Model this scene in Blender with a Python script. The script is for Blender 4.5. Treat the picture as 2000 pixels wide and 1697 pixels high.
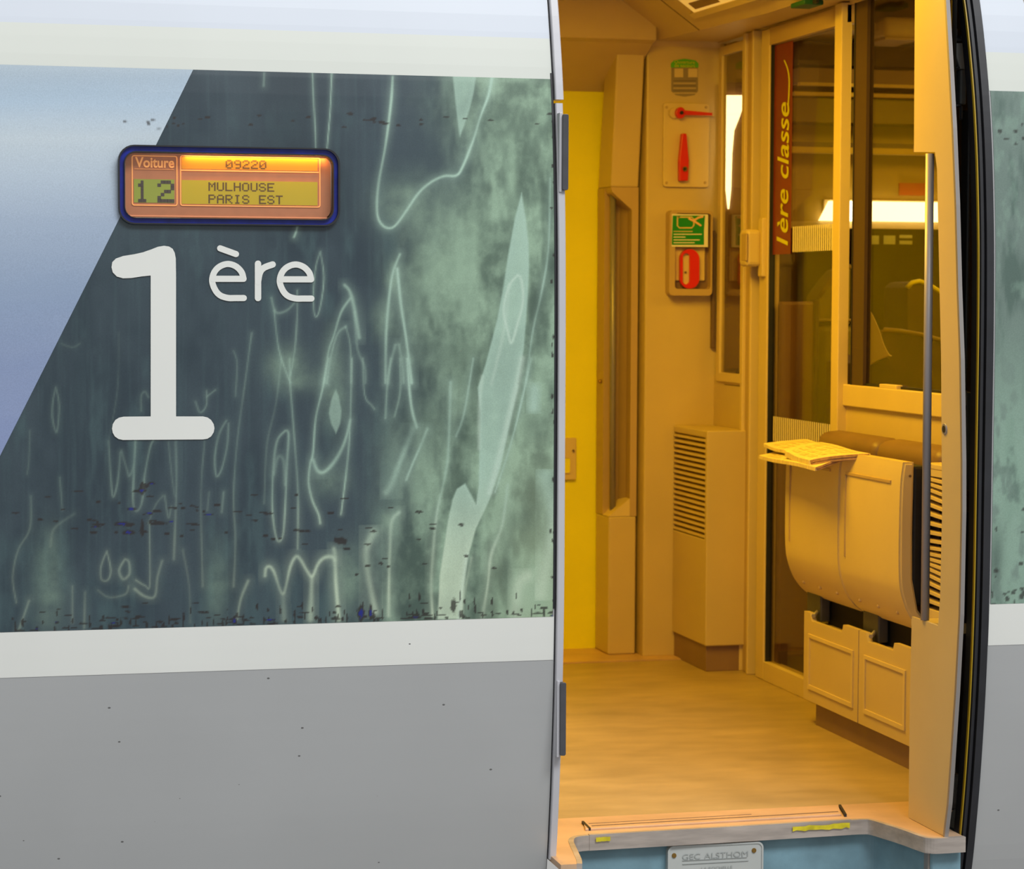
import bpy, bmesh, math, random
import numpy as np
from mathutils import Matrix, Vector
C = bpy.context.scene.collection
for o in list(bpy.data.objects): bpy.data.objects.remove(o)

# ---------------------------------------------------------------- camera
F = 4734.1; PCX, PCY = 1000.0, 848.5
def _d(x, y): return np.array([x-PCX, y-PCY, F])
ex = _d(20200, 660); ex /= np.linalg.norm(ex)
ey = _d(-170, 572); ey -= ex*ey.dot(ex); ey /= np.linalg.norm(ey)
ez = np.cross(ex, ey)
if ez[1] > 0: ez = -ez
RM = np.array([ex, ey, ez])
CP = np.array([0.0, -5.0, 1.22])
cam = bpy.data.objects.new('camera', bpy.data.cameras.new('camera')); C.objects.link(cam)
cam.data.sensor_width = 36; cam.data.lens = F/2000*36; cam.data.clip_start = .1; cam.data.clip_end = 200
r_ = RM @ np.array([1, 0, 0]); u_ = RM @ np.array([0, -1, 0]); b_ = RM @ np.array([0, 0, -1])
mw = Matrix.Identity(4)
for i in range(3):
    mw[i][0] = r_[i]; mw[i][1] = u_[i]; mw[i][2] = b_[i]; mw[i][3] = CP[i]
cam.matrix_world = mw
cam.data.dof.use_dof = True; cam.data.dof.focus_distance = 5.15; cam.data.dof.aperture_fstop = 9.0
S = bpy.context.scene; S.camera = cam
S.view_settings.view_transform = 'Standard'; S.view_settings.look = 'None'
S.view_settings.gamma = 1; S.view_settings.exposure = 0.0; S.view_settings.use_curve_mapping = False
# photo measurements turned into points on real planes (x, y or height known)
def onx(px, py, X): r = RM @ _d(px, py); t = (X-CP[0])/r[0]; return CP+r*t
def ony(px, py, Y): r = RM @ _d(px, py); t = (Y-CP[1])/r[1]; return CP+r*t
def onz(px, py, Z=0): r = RM @ _d(px, py); t = (Z-CP[2])/r[2]; return CP+r*t
def projn(P):
    c = (P-CP) @ RM
    return c[:, 0]/c[:, 2]*F+PCX, c[:, 1]/c[:, 2]*F+PCY

# ---------------------------------------------------------------- world and lights
w = bpy.data.worlds.new('world'); S.world = w; w.use_nodes = True
nt = w.node_tree; bg = nt.nodes['Background']
tc = nt.nodes.new('ShaderNodeTexCoord'); sx = nt.nodes.new('ShaderNodeSeparateXYZ'); cr = nt.nodes.new('ShaderNodeValToRGB')
nt.links.new(tc.outputs['Generated'], sx.inputs[0]); 
mp = nt.nodes.new('ShaderNodeMapRange'); mp.inputs[1].default_value = -1; mp.inputs[2].default_value = 1
nt.links.new(sx.outputs[2], mp.inputs[0]); nt.links.new(mp.outputs[0], cr.inputs[0]); nt.links.new(cr.outputs[0], bg.inputs[0])
cr.color_ramp.elements[0].position = .45; cr.color_ramp.elements[0].color = (.62, .62, .605, 1)
cr.color_ramp.elements[1].position = .85; cr.color_ramp.elements[1].color = (1.0, 1.0, .985, 1)
bg.inputs[1].default_value = .70

def area(name, loc, size, energy, col, rot=(0, 0, 0), spread=None):
    l = bpy.data.lights.new(name, 'AREA'); l.shape = 'RECTANGLE'; l.size, l.size_y = size; l.energy = energy; l.color = col
    if spread: l.spread = spread
    o = bpy.data.objects.new(name, l); C.objects.link(o); o.location = loc; o.rotation_euler = rot; return o
WARM = (1.0, .57, .024)
area('vestibule_lamp_light', (1.62, 1.05, 2.22), (.7, 1.3), 56, WARM)
sk = area('added_soft_light', (5.0, -10, 13.0), (9, 4), 2100, (.99, 1.0, 1.0)); sk.rotation_euler = (Vector((1.2, 0, .9))-sk.location).to_track_quat('-Z', 'Y').to_euler()  # added soft light for the body side, kept off the pillar face
area('saloon_lamp_light', (4.2, 1.4, 2.15), (2.2, .8), 46, (1, .62, .06))

# ---------------------------------------------------------------- helpers
def lin(c): 
    c = np.asarray(c, float)/255.0
    return np.where(c <= .04045, c/12.92, ((c+.055)/1.055)**2.4)
MATS = {}
def mat(name, col, rough=.5, metal=0, var=.06, vscale=6, bump=0, bscale=60, spec=.5, coat=0, stretch=None, emit=None, es=0, srgb=True):
    m = bpy.data.materials.new(name); m.use_nodes = True; n = m.node_tree.nodes; L = m.node_tree.links
    p = n['Principled BSDF']; rgb = tuple(lin(col)) if srgb else tuple(col)
    p.inputs['Roughness'].default_value = rough; p.inputs['Metallic'].default_value = metal
    p.inputs['Specular IOR Level'].default_value = spec
    if coat: p.inputs['Coat Weight'].default_value = coat; p.inputs['Coat Roughness'].default_value = .08
    t = n.new('ShaderNodeTexCoord'); mpg = n.new('ShaderNodeMapping'); L.new(t.outputs['Object'], mpg.inputs[0])
    if stretch: mpg.inputs['Scale'].default_value = stretch
    if var:
        a = n.new('ShaderNodeTexNoise'); a.inputs['Scale'].default_value = vscale; a.inputs['Detail'].default_value = 6
        L.new(mpg.outputs[0], a.inputs[0])
        r = n.new('ShaderNodeValToRGB'); L.new(a.outputs[0], r.inputs[0])
        r.color_ramp.elements[0].position = .3; r.color_ramp.elements[1].position = .7
        r.color_ramp.elements[0].color = (*[max(0, c*(1-var)) for c in rgb], 1)
        r.color_ramp.elements[1].color = (*[min(1, c*(1+var)) for c in rgb], 1)
        L.new(r.outputs[0], p.inputs['Base Color'])
    else: p.inputs['Base Color'].default_value = (*rgb, 1)
    if bump:
        b = n.new('ShaderNodeTexNoise'); b.inputs['Scale'].default_value = bscale; b.inputs['Detail'].default_value = 3
        L.new(mpg.outputs[0], b.inputs[0]); bn = n.new('ShaderNodeBump'); bn.inputs['Strength'].default_value = bump
        bn.inputs['Distance'].default_value = .001
        L.new(b.outputs[0], bn.inputs['Height']); L.new(bn.outputs[0], p.inputs['Normal'])
    if emit is not None:
        p.inputs['Emission Color'].default_value = (*emit, 1); p.inputs['Emission Strength'].default_value = es
    MATS[name] = m; return m
def glass_mat(name, tint, refl=.06):
    m = bpy.data.materials.new(name); m.use_nodes = True; n = m.node_tree.nodes; L = m.node_tree.links
    n.remove(n['Principled BSDF']); o = n['Material Output']
    t = n.new('ShaderNodeBsdfTransparent'); t.inputs[0].default_value = (*tint, 1)
    g = n.new('ShaderNodeBsdfGlossy'); g.inputs['Roughness'].default_value = .03
    lw = n.new('ShaderNodeLayerWeight'); lw.inputs[0].default_value = .5
    pw = n.new('ShaderNodeMath'); pw.operation = 'POWER'; pw.inputs[1].default_value = 5; L.new(lw.outputs['Facing'], pw.inputs[0])
    f = n.new('ShaderNodeMath'); f.operation = 'MULTIPLY_ADD'; f.inputs[1].default_value = .94; f.inputs[2].default_value = refl*.6; L.new(pw.outputs[0], f.inputs[0])
    mx = n.new('ShaderNodeMixShader'); L.new(f.outputs[0], mx.inputs[0]); L.new(t.outputs[0], mx.inputs[1]); L.new(g.outputs[0], mx.inputs[2])
    L.new(mx.outputs[0], o.inputs[0]); return m

def me_from(name, V, Fc, smooth=False):
    m = bpy.data.meshes.new(name); m.from_pydata([tuple(map(float, v)) for v in V], [], Fc); m.update()
    if smooth: m.shade_smooth()
    return m
def obj(name, me, m, parent=None, label=None, kind=None):
    if isinstance(me, bmesh.types.BMesh):
        bm = me; me = bpy.data.meshes.new(name); bm.to_mesh(me); bm.free()
    o = bpy.data.objects.new(name, me); C.objects.link(o)
    if m is not None: me.materials.clear(); me.materials.append(m)
    if parent is not None:
        o.parent = parent
        if parent.type == 'EMPTY': o.location = -parent.location
    if label: o['label'] = label
    if kind: o['kind'] = kind
    return o
def struct(name, me, m, parent=None): 
    return obj(name, me, m, parent, kind=None if parent else 'structure')
def sroot(name, loc=(0, 0, 0)):
    o = bpy.data.objects.new(name, None); C.objects.link(o); o.location = loc; o['kind'] = 'structure'; o.empty_display_size = .05; return o
def thing(name, label, cat, loc, group=None):
    o = bpy.data.objects.new(name, None); C.objects.link(o); o.location = loc; o['label'] = label; o['category'] = cat; o.empty_display_size = .05
    if group: o['group'] = group
    return o
def tag(o, label, cat, group=None):
    o['label'] = label; o['category'] = cat
    if group: o['group'] = group
    return o
def bx(x0, x1, y0, y1, z0, z1, bev=0, seg=2, bm=None):
    own = bm is None
    b2 = bmesh.new()
    v = [b2.verts.new(p) for p in [(x0, y0, z0), (x1, y0, z0), (x1, y1, z0), (x0, y1, z0), (x0, y0, z1), (x1, y0, z1), (x1, y1, z1), (x0, y1, z1)]]
    for f in [(3, 2, 1, 0), (4, 5, 6, 7), (0, 1, 5, 4), (1, 2, 6, 5), (2, 3, 7, 6), (3, 0, 4, 7)]: b2.faces.new([v[i] for i in f])
    if bev: bmesh.ops.bevel(b2, geom=b2.edges[:], offset=bev, segments=seg, affect='EDGES', profile=.5)
    if own: return b2
    t = bpy.data.meshes.new('t'); b2.to_mesh(t); b2.free(); bm.from_mesh(t); bpy.data.meshes.remove(t); return bm
def prism(poly, lo, hi, axis, bev=0):
    """polygon in the two other axes (in order), pushed from lo to hi along axis"""
    bm = bmesh.new(); n = len(poly)
    def P(a, b, c): return {'x': (c, a, b), 'y': (a, c, b), 'z': (a, b, c)}[axis]
    A = [bm.verts.new(P(a, b, lo)) for a, b in poly]; B = [bm.verts.new(P(a, b, hi)) for a, b in poly]
    bm.faces.new(A); bm.faces.new(B[::-1])
    for i in range(n): bm.faces.new([A[i], B[i], B[(i+1) % n], A[(i+1) % n]])
    bmesh.ops.recalc_face_normals(bm, faces=bm.faces[:])
    if bev: bmesh.ops.bevel(bm, geom=bm.edges[:], offset=bev, segments=2, affect='EDGES', profile=.5)
    return bm
def rrect(x0, x1, y0, y1, r, seg=6):
    P = []
    for cx, cy, a in [(x1-r, y1-r, 0), (x0+r, y1-r, 90), (x0+r, y0+r, 180), (x1-r, y0+r, 270)]:
        for i in range(seg+1):
            t = math.radians(a+90*i/seg); P.append((cx+r*math.cos(t), cy+r*math.sin(t)))
    return P
def ring(outer, inner, lo, hi, axis):
    bm = bmesh.new(); n = len(outer)
    def P(a, b, c): return {'x': (c, a, b), 'y': (a, c, b), 'z': (a, b, c)}[axis]
    q = [[bm.verts.new(P(a, b, c)) for a, b in pl] for pl, c in ((outer, lo), (inner, lo), (inner, hi), (outer, hi))]
    for k in range(4):
        for i in range(n):
            j = (i+1) % n; bm.faces.new([q[k][i], q[k][j], q[(k+1) % 4][j], q[(k+1) % 4][i]])
    bmesh.ops.recalc_face_normals(bm, faces=bm.faces[:]); return bm
def tube(pts, r, n=12, bm=None, caps=True):
    bm = bm or bmesh.new(); rings = []; pts = [Vector(p) for p in pts]
    for i, p in enumerate(pts):
        d = (pts[min(i+1, len(pts)-1)]-pts[max(i-1, 0)]).normalized()
        a = d.cross(Vector((0, 0, 1)) if abs(d.z) < .9 else Vector((1, 0, 0))).normalized(); b = d.cross(a)
        rr = r[i] if isinstance(r, (list, tuple)) else r
        rings.append([bm.verts.new(p+a*rr*math.cos(t*2*math.pi/n)+b*rr*math.sin(t*2*math.pi/n)) for t in range(n)])
    for k in range(len(rings)-1):
        for i in range(n):
            f = bm.faces.new([rings[k][i], rings[k][(i+1) % n], rings[k+1][(i+1) % n], rings[k+1][i]]); f.smooth = True
    if caps: bm.faces.new(rings[0][::-1]); bm.faces.new(rings[-1])
    bmesh.ops.recalc_face_normals(bm, faces=bm.faces[:]); return bm
def catmull(P, n=8):
    P = [np.array(p, float) for p in P]; out = []
    for i in range(len(P)-1):
        p0 = P[max(i-1, 0)]; p1 = P[i]; p2 = P[i+1]; p3 = P[min(i+2, len(P)-1)]
        for k in range(n):
            t = k/n; out.append(.5*((2*p1)+(-p0+p2)*t+(2*p0-5*p1+4*p2-p3)*t*t+(-p0+3*p1-3*p2+p3)*t**3))
    out.append(P[-1]); return out
def ribbon(strokes, width, fn, smooth=True, n=8, lift=(0, -.00015, 0)):
    """flat strokes with round ends; fn maps the 2-D point to 3-D"""
    V = []; Fc = []
    for si, st in enumerate(strokes):
        P = catmull(st, n) if (smooth and len(st) > 2) else [np.array(p, float) for p in st]
        if not smooth or len(st) == 2: P = [P[0]+(P[1]-P[0])*k/4 for k in range(4)]+[P[1]] if len(P) == 2 else P
        hw = width/2; g = lambda a, b: tuple(np.array(fn(a, b))+np.array(lift)*si)
        L = []; R = []
        for i, p in enumerate(P):
            d = P[min(i+1, len(P)-1)]-P[max(i-1, 0)]; d = d/(np.linalg.norm(d)+1e-9); nn = np.array([-d[1], d[0]])
            L.append(p+nn*hw); R.append(p-nn*hw)
        b = len(V); m = len(P)
        for a, c in zip(L, R): V += [g(*a), g(*c)]
        for i in range(m-1): Fc.append((b+2*i, b+2*i+2, b+2*i+3, b+2*i+1))
        for c, q, s0, i0 in ((P[0], L[0], 1, 0), (P[-1], L[-1], -1, m-1)):
            th = math.atan2(q[1]-c[1], q[0]-c[0]); e = len(V); k = 9
            V += [g(c[0]+hw*math.cos(th+s0*t*math.pi/k), c[1]+hw*math.sin(th+s0*t*math.pi/k)) for t in range(1, k)]
            Fc.append((b+2*i0,)+tuple(range(e, e+k-1))+(b+2*i0+1,))
    return V, Fc
def orient(me, toward):
    """flip faces so their normals point along toward"""
    bm = bmesh.new(); bm.from_mesh(me)
    for f in bm.faces:
        f.normal_update()
        if f.normal.dot(toward) < 0: f.normal_flip()
    bm.to_mesh(me); bm.free(); return me
FRONT = Vector((0, -1, 0)); LEFT = Vector((-1, 0, 0))
def text_mesh(txt, size, name='text', bold=0, shear=0):
    cu = bpy.data.curves.new(name, 'FONT'); cu.shear = shear; cu.offset = bold; cu.body = txt; cu.size = size; cu.align_x = 'LEFT'
    o = bpy.data.objects.new(name, cu); C.objects.link(o)
    dg = bpy.context.evaluated_depsgraph_get(); me = bpy.data.meshes.new_from_object(o.evaluated_get(dg))
    bpy.data.objects.remove(o); bpy.data.curves.remove(cu); return me
def text_fit(txt, fn, x0, x1, y0, y1, bold=0):
    """lettering stretched to a box; fn maps (u,v) to 3-D"""
    me = text_mesh(txt, 1.0, bold=bold); vs = np.array([v.co[:] for v in me.vertices]); a = vs.min(0); b = vs.max(0)
    for v in me.vertices:
        u = (v.co.x-a[0])/(b[0]-a[0]); q = (v.co.y-a[1])/(b[1]-a[1]); v.co = fn(x0+(x1-x0)*u, y0+(y1-y0)*q)
    me.update(); return me

# ---------------------------------------------------------------- materials
cream = mat('cream_paint', (205, 184, 134), .42, var=.05, vscale=3, bump=.15, bscale=900)
cream2 = mat('cream_plastic', (216, 195, 142), .38, var=.04, vscale=4, bump=.15, bscale=700)
tan = mat('beige_laminate', (188, 162, 122), .45, var=.05, vscale=3, bump=.1, bscale=900)
brown = mat('brown_trim', (110, 88, 74), .5)
plinthm = mat('brown_plinth', (140, 112, 92), .5, var=.1)
darkm = mat('black_rubber', (30, 31, 36), .55, var=.2, vscale=20)
blackm = mat('black_void', (12, 12, 13), .8)
greym = mat('dark_grey_rubber', (68, 69, 74), .5, var=.12, vscale=30)
alu = mat('brushed_aluminium', (146, 140, 136), .42, metal=.3, var=.05, vscale=14, stretch=(1, 1, .3), bump=.2, bscale=40)
alus = mat('scuffed_step_metal', (178, 168, 160), .45, metal=.35, var=.2, vscale=9, stretch=(1, 3, 6), bump=.3, bscale=30)
framegrey = mat('pale_grey_frame_paint', (186, 186, 192), .4, var=.04)
railm = mat('satin_steel', (150, 146, 148), .42, metal=.35, var=.03)
yellowm = mat('yellow_paint', (240, 236, 14), .4, var=.03)
yline = mat('yellow_seal_line', (170, 140, 10), .5, var=.05)
ytape = mat('yellow_tape', (205, 190, 30), .6, var=.25, vscale=40)
redm = mat('red_plastic', (214, 32, 30), .35, var=.03)
greens = mat('green_sticker', (0, 140, 50), .4, var=.03)
lgreen = mat('light_green_sticker', (90, 190, 40), .4, var=.03)
whites = mat('white_print', (235, 232, 225), .5, var=.02)
greyprint = mat('grey_print', (120, 105, 85), .5)
bluep = mat('blue_riser_paint', (112, 146, 160), .5, var=.18, vscale=12, bump=.4, bscale=120)
platew = mat('cast_plate_grey', (176, 180, 178), .5, var=.05)
brass = mat('brass_screw', (140, 108, 50), .4, metal=.6)
leather = mat('brown_leather', (126, 100, 74), .45, var=.12, vscale=5, bump=.4, bscale=250)
newsp = mat('newsprint', (226, 208, 160), .7, var=.14, vscale=26, stretch=(1, 4, 1))
newedge = mat('newsprint_edge', (176, 140, 118), .7, var=.25, vscale=80)
seatdark = mat('dark_seat_fabric', (64, 46, 36), .8, var=.3, vscale=22)
seatolive = mat('olive_seat_fabric', (120, 108, 30), .7, var=.15)
brownwall = mat('brown_partition', (112, 80, 62), .5, var=.05)
winglass = glass_mat('window_glass', (.80, .76, .66))
claret = mat('claret_print', (120, 40, 34), .4, var=.12, vscale=8)
ygreen = mat('lime_print', (215, 215, 20), .5)
glow_e = mat('lit_lamp_and_reflection', (255, 250, 235), .5, var=0, emit=(1, .80, .42), es=5.5)
lamp_soft = mat('lit_diffuser', (235, 220, 190), .5, var=0, emit=(1, .58, .12), es=.42)
asphalt = mat('platform_asphalt', (120, 120, 122), .85, var=.1)
# paints of the body side
def paint(name, c, rough=.36): return mat(name, c, rough, var=.018, vscale=3, bump=.04, bscale=14, stretch=(1, 1, .25), spec=.3)
p_grey = mat('body_grey', (166, 168, 169), .3, var=.03, vscale=2.5, bump=.05, bscale=10, coat=.2)
p_white = paint('body_white', (219, 221, 217)); p_green = paint('body_greenish_white', (202, 206, 200)); p_top = paint('body_bluish_white', (196, 203, 214))
# specks: small dark chips in the grey paint (wear, procedural)
for pm in (p_grey, p_white):
    n = pm.node_tree.nodes; L = pm.node_tree.links; p = n['Principled BSDF']; src = p.inputs['Base Color'].links[0].from_socket
    mpn = n.new('ShaderNodeMapping'); mpn.inputs['Scale'].default_value = (14, 14, 22); L.new(n['Texture Coordinate'].outputs['Object'], mpn.inputs[0])
    vo = n.new('ShaderNodeTexVoronoi'); L.new(mpn.outputs[0], vo.inputs[0]); vo.inputs['Scale'].default_value = 1
    lt = n.new('ShaderNodeMath'); lt.operation = 'LESS_THAN'; lt.inputs[1].default_value = .042; L.new(vo.outputs['Distance'], lt.inputs[0])
    mx = n.new('ShaderNodeMix'); mx.data_type = 'RGBA'; L.new(lt.outputs[0], mx.inputs[0]); L.new(src, mx.inputs[6]); mx.inputs[7].default_value = (.12, .12, .12, 1)
    L.new(mx.outputs[2], p.inputs['Base Color'])
def vcmat(name):
    m = mat(name, (200, 200, 200), .26, var=0, bump=.05, bscale=16, coat=.3, spec=.4); n = m.node_tree.nodes; L = m.node_tree.links
    a = n.new('ShaderNodeVertexColor'); a.layer_name = 'print'
    nz = n.new('ShaderNodeTexNoise'); nz.inputs['Scale'].default_value = 420; nz.inputs['Detail'].default_value = 2
    L.new(n['Texture Coordinate'].outputs['Object'], nz.inputs[0])
    mr = n.new('ShaderNodeMapRange'); mr.inputs[3].default_value = .84; mr.inputs[4].default_value = 1.16; L.new(nz.outputs[0], mr.inputs[0])
    vm = n.new('ShaderNodeVectorMath'); vm.operation = 'SCALE'; L.new(a.outputs[0], vm.inputs[0]); L.new(mr.outputs[0], vm.inputs['Scale'])
    L.new(vm.outputs[0], n['Principled BSDF'].inputs['Base Color']); return m
film = vcmat('printed_film')

# ---------------------------------------------------------------- the body side
PZ = [-.62, -.08, .12, .30, .46, .60, 1.15, 1.35, 1.53, 1.675, 1.85, 2.3]
PY = [.24, .068, .035, .015, .004, 0, 0, .005, .020, .042, .086, .26]
_pz = np.linspace(-.62, 2.3, 80); _py = np.interp(_pz, PZ, PY)
for _ in range(3): _py[1:-1] = (_py[:-2]+_py[1:-1]*2+_py[2:])/4
def prof(z): return float(np.interp(z, _pz, _py))
def profs(z): return np.interp(z, _pz, _py)
def onbody(px, py):
    y = 0.
    for _ in range(6): p = ony(px, py, y); y = prof(p[2])
    return p
def body_band(x0, x1, z0, z1, off, thick, n=None):
    n = n or max(2, int((z1-z0)/.012)); bm = bmesh.new(); rows = []
    for i in range(n+1):
        z = z0+(z1-z0)*i/n; y = prof(z)-off; rows.append([bm.verts.new((x, yy, z)) for x, yy in ((x0, y), (x1, y), (x1, y+thick), (x0, y+thick))])
    for i in range(n):
        for k in range(4):
            f = bm.faces.new([rows[i][k], rows[i][(k+1) % 4], rows[i+1][(k+1) % 4], rows[i+1][k]]); f.smooth = False
    bm.faces.new(rows[0][::-1]); bm.faces.new(rows[-1]); bmesh.ops.recalc_face_normals(bm, faces=bm.faces[:]); return bm
def grid_film(name, x0, x1, z0, z1, nx, nz, off, colfn, parent, leftedge=None):
    xs = np.linspace(0, 1, nx); zs = np.linspace(z0, z1, nz); U, Z = np.meshgrid(xs, zs)
    XL = x0 if leftedge is None else None
    X = x0+(x1-x0)*U
    V = np.stack([X.ravel(), (profs(Z)-off).ravel(), Z.ravel()], 1)
    i = np.arange((nx-1)*(nz-1)); r = i//(nx-1); c = i % (nx-1); a = r*nx+c
    q = np.stack([a, a+1, a+nx+1, a+nx], 1)
    me = bpy.data.meshes.new(name); me.vertices.add(len(V)); me.vertices.foreach_set('co', V.ravel().astype(np.float32))
    me.loops.add(q.size); me.loops.foreach_set('vertex_index', q.ravel().astype(np.int32))
    me.polygons.add(len(q)); me.polygons.foreach_set('loop_start', (np.arange(len(q))*4).astype(np.int32)); me.update(calc_edges=True)
    me.shade_smooth()
    col = colfn(V); ca = me.color_attributes.new('print', 'FLOAT_COLOR', 'POINT')
    ca.data.foreach_set('color', np.concatenate([col, np.ones((len(V), 1))], 1).ravel().astype(np.float32))
    return obj(name, me, film, parent)

# printed artwork -------------------------------------------------
rng = np.random.default_rng(7)
def vnoise(u, v, seed):
    g = np.random.default_rng(seed).random((64, 64)); iu = np.floor(u).astype(int); iv = np.floor(v).astype(int)
    fu = u-iu; fv = v-iv; fu = fu*fu*(3-2*fu); fv = fv*fv*(3-2*fv)
    G = lambda a, b: g[a % 64, b % 64]
    return (G(iu, iv)*(1-fu)+G(iu+1, iv)*fu)*(1-fv)+(G(iu, iv+1)*(1-fu)+G(iu+1, iv+1)*fu)*fv
def fbm(u, v, seed, o=4):
    s = 0; a = .5; t = 0
    for k in range(o): s = s+a*vnoise(u*2**k+k*7.3, v*2**k+k*3.1, seed+k); t += a; a *= .55
    return s/t
def c5(*P): return [(500+x/2.828, 150+y/2.828) for x, y in P]
def c6(*P): return [(500+x/2.828, 700+y/2.828) for x, y in P]
def c7(*P): return [(x/2.828, 650+y/2.828) for x, y in P]
# (points, width px, strength, softness)
STR = [
 (c5((755,0),(745,150),(715,380),(680,570),(668,700),(675,780),(705,825),(745,835),(780,810),(830,740),(900,640),(970,580),(1040,548),(1105,545),(1140,500),(1200,350),(1240,220),(1285,100),(1305,-10)),3.4,.75),
 (c5((312,-20),(318,130),(328,300),(330,400)),2.6,.42),(c5((418,-20),(410,180),(398,330),(392,400)),2.4,.5),(c5((45,-20),(42,50)),3,.4),
 (c5((355,965),(330,1050),(318,1180),(320,1290),(332,1325),(350,1290),(370,1180),(374,1080),(355,965)),2.2,.45),
 (c5((490,1150),(520,1190),(545,1290),(570,1440)),5,.6),(c5((520,1225),(470,1300),(430,1430),(400,1520),(375,1690)),3.2,.6),
 (c5((495,1380),(450,1420),(415,1540),(390,1690)),4,.45),(c5((495,1380),(520,1480),(525,1690)),3,.4),
 (c5((795,980),(760,1070),(740,1180),(720,1400),(715,1690)),4.5,.6),(c5((780,1060),(800,1250),(830,1450),(860,1690)),5,.75),
 (c5((545,1300),(560,1500),(600,1600),(605,1690)),4,.3),(c5((770,1480),(740,1600),(730,1690)),6,.35),(c5((790,1480),(810,1600),(815,1690)),6,.35),
 (c5((100,1290),(125,1500),(170,1640),(190,1690)),2.6,.45),(c5((228,1180),(228,1300),(215,1500),(190,1650)),2.6,.45),(c5((85,1220),(110,1300),(170,1290),(215,1245)),3.5,.4),
 (c5((228,830),(220,860),(210,885)),3,.7),(c5((1625,560),(1615,950),(1575,1200),(1530,1400),(1490,1690)),3,.55),
 (c5((400,1697),(470,1400)),9,.12),
 (c6((400,0),(365,180),(330,330),(315,520),(300,580),(290,680),(310,780),(345,860),(355,910)),3.2,.62),
 (c6((530,0),(525,200),(520,350),(510,520),(490,700),(470,860)),3,.5),(c6((315,560),(340,620),(380,625),(440,560),(490,460),(520,340)),5,.55),
 (c6((590,0),(600,200),(640,260),(655,280)),3,.38),(c6((745,0),(725,150),(715,330)),4,.42),(c6((795,0),(797,180),(765,320)),4,.35),
 (c6((835,0),(850,200),(865,300),(888,380)),4.6,.75),
 (c6((160,400),(115,460),(95,620),(90,820),(105,960),(125,1010),(150,970),(162,800),(170,600),(180,420),(160,400)),3.2,.6),
 (c6((100,640),(115,560),(135,540),(155,580),(160,700)),4,.35),(c6((185,0),(188,130),(205,350),(230,700),(232,900),(230,1050)),3,.42),
 (c6((140,0),(110,250),(60,480),(45,800)),3,.22),
 (c6((50,1200),(55,1160),(75,1150),(100,1180),(130,1270),(150,1300),(165,1260),(190,1150),(220,1095),(245,1110),(280,1170),(310,1205),(340,1140),(370,1105),(410,1095),(435,1120),(442,1250),(458,1440)),5,.72),
 (c6((308,1205),(305,1300),(300,1440)),8,.5),(c6((150,1300),(155,1440)),9,.25),(c6((430,1050),(440,1110)),5,.5),
 (c6((945,390),(910,480),(870,570),(830,670)),4.5,.5),(c6((870,390),(800,560),(750,690),(720,740)),11,.4),
 (c6((1075,130),(1065,450),(1050,620),(1000,850),(980,1050),(968,1250),(975,1420)),4.5,.5),(c6((1200,0),(1150,300),(1105,430)),3.5,.5),
 (c6((790,850),(750,900),(740,1050),(735,1200),(732,1420)),5.5,.6),(c6((650,960),(610,1060),(620,1200),(660,1400)),12,.5),
 (c6((1390,700),(1360,920),(1300,1080),(1280,1250),(1250,1430)),4.5,.45),(c6((1520,0),(1440,350),(1380,560),(1320,740)),3,.65),
 (c6((1430,1430),(1450,1250),(1500,1200)),14,.4),(c6((1540,170),(1535,270)),16,.6),(c6((1600,650),(1640,900),(1580,1300)),22,.5),
 (c6((1190,1100),(1150,1300),(1135,1430)),5,.3),
 (c7((308,300),(292,380),(290,470),(312,550),(325,460),(325,380),(308,300)),2.6,.35),
 (c7((1250,485),(1210,560),(1187,680),(1195,790),(1225,750),(1255,620),(1262,500)),3,.55),
 (c7((750,590),(740,760),(735,930),(755,985),(785,930),(800,780),(830,630),(850,590)),3.2,.5),
 (c7((600,600),(612,800),(625,905),(650,820),(665,660)),2.8,.38),(c7((670,650),(700,750),(715,790),(740,720),(745,590)),2.8,.35),
 (c7((970,600),(975,800),(970,1000),(960,1250)),3.5,.35),(c7((930,600),(950,800),(965,900)),2.5,.22),
 (c7((895,1260),(870,1350),(855,1455),(800,1455),(745,1415)),4.5,.45),(c7((825,1050),(828,1385),(800,1395),(750,1365)),2.6,.38),
 (c7((590,1205),(558,1290),(560,1360),(595,1365),(612,1310),(590,1205)),2.8,.4),(c7((690,1250),(658,1310),(680,1360),(715,1330),(712,1265),(690,1250)),4,.38),
 (c7((1130,600),(1110,900),(1120,1400)),2.6,.28),(c7((1390,0),(1350,300),(1310,600),(1290,900),(1300,1150),(1290,1400)),3,.34),
 (c7((1370,1370),(1330,1470),(1310,1580)),4,.45),(c7((1080,380),(1105,440),(1140,400),(1140,320)),2.6,.35),(c7((1145,350),(1190,315)),3,.35),
 (c7((780,430),(780,350),(800,325),(820,355)),3,.4),(c7((165,540),(160,700),(150,780)),2.4,.18),(c7((170,900),(165,1080),(100,1200),(70,1350),(90,1490)),2.6,.25),
 (c7((330,800),(345,980)),2.4,.22),(c7((1235,880),(1225,990)),3.6,.4),(c7((1155,880),(1145,980)),3,.3),(c7((1290,100),(1310,170),(1300,350)),3,.25),
 (c7((540,1420),(600,1460),(690,1445),(710,1400)),3,.25),(c7((910,900),(930,1020),(945,960)),3,.3),(c7((820,1050),(860,950),(900,900)),3,.22),
 (c7((400,1400),(400,1600)),4,.22),(c7((470,1430),(465,1630)),4,.25),(c7((160,1480),(105,1640)),4,.3),(c7((1010,1200),(1045,1400),(1050,1600)),3,.18),
 (c7((410,1000),(300,1080),(280,1180)),5,.18),(c7((655,0),(650,300),(600,600)),2.4,.15),(c7((340,60),(400,80),(440,60)),3,.15),
]
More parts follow.
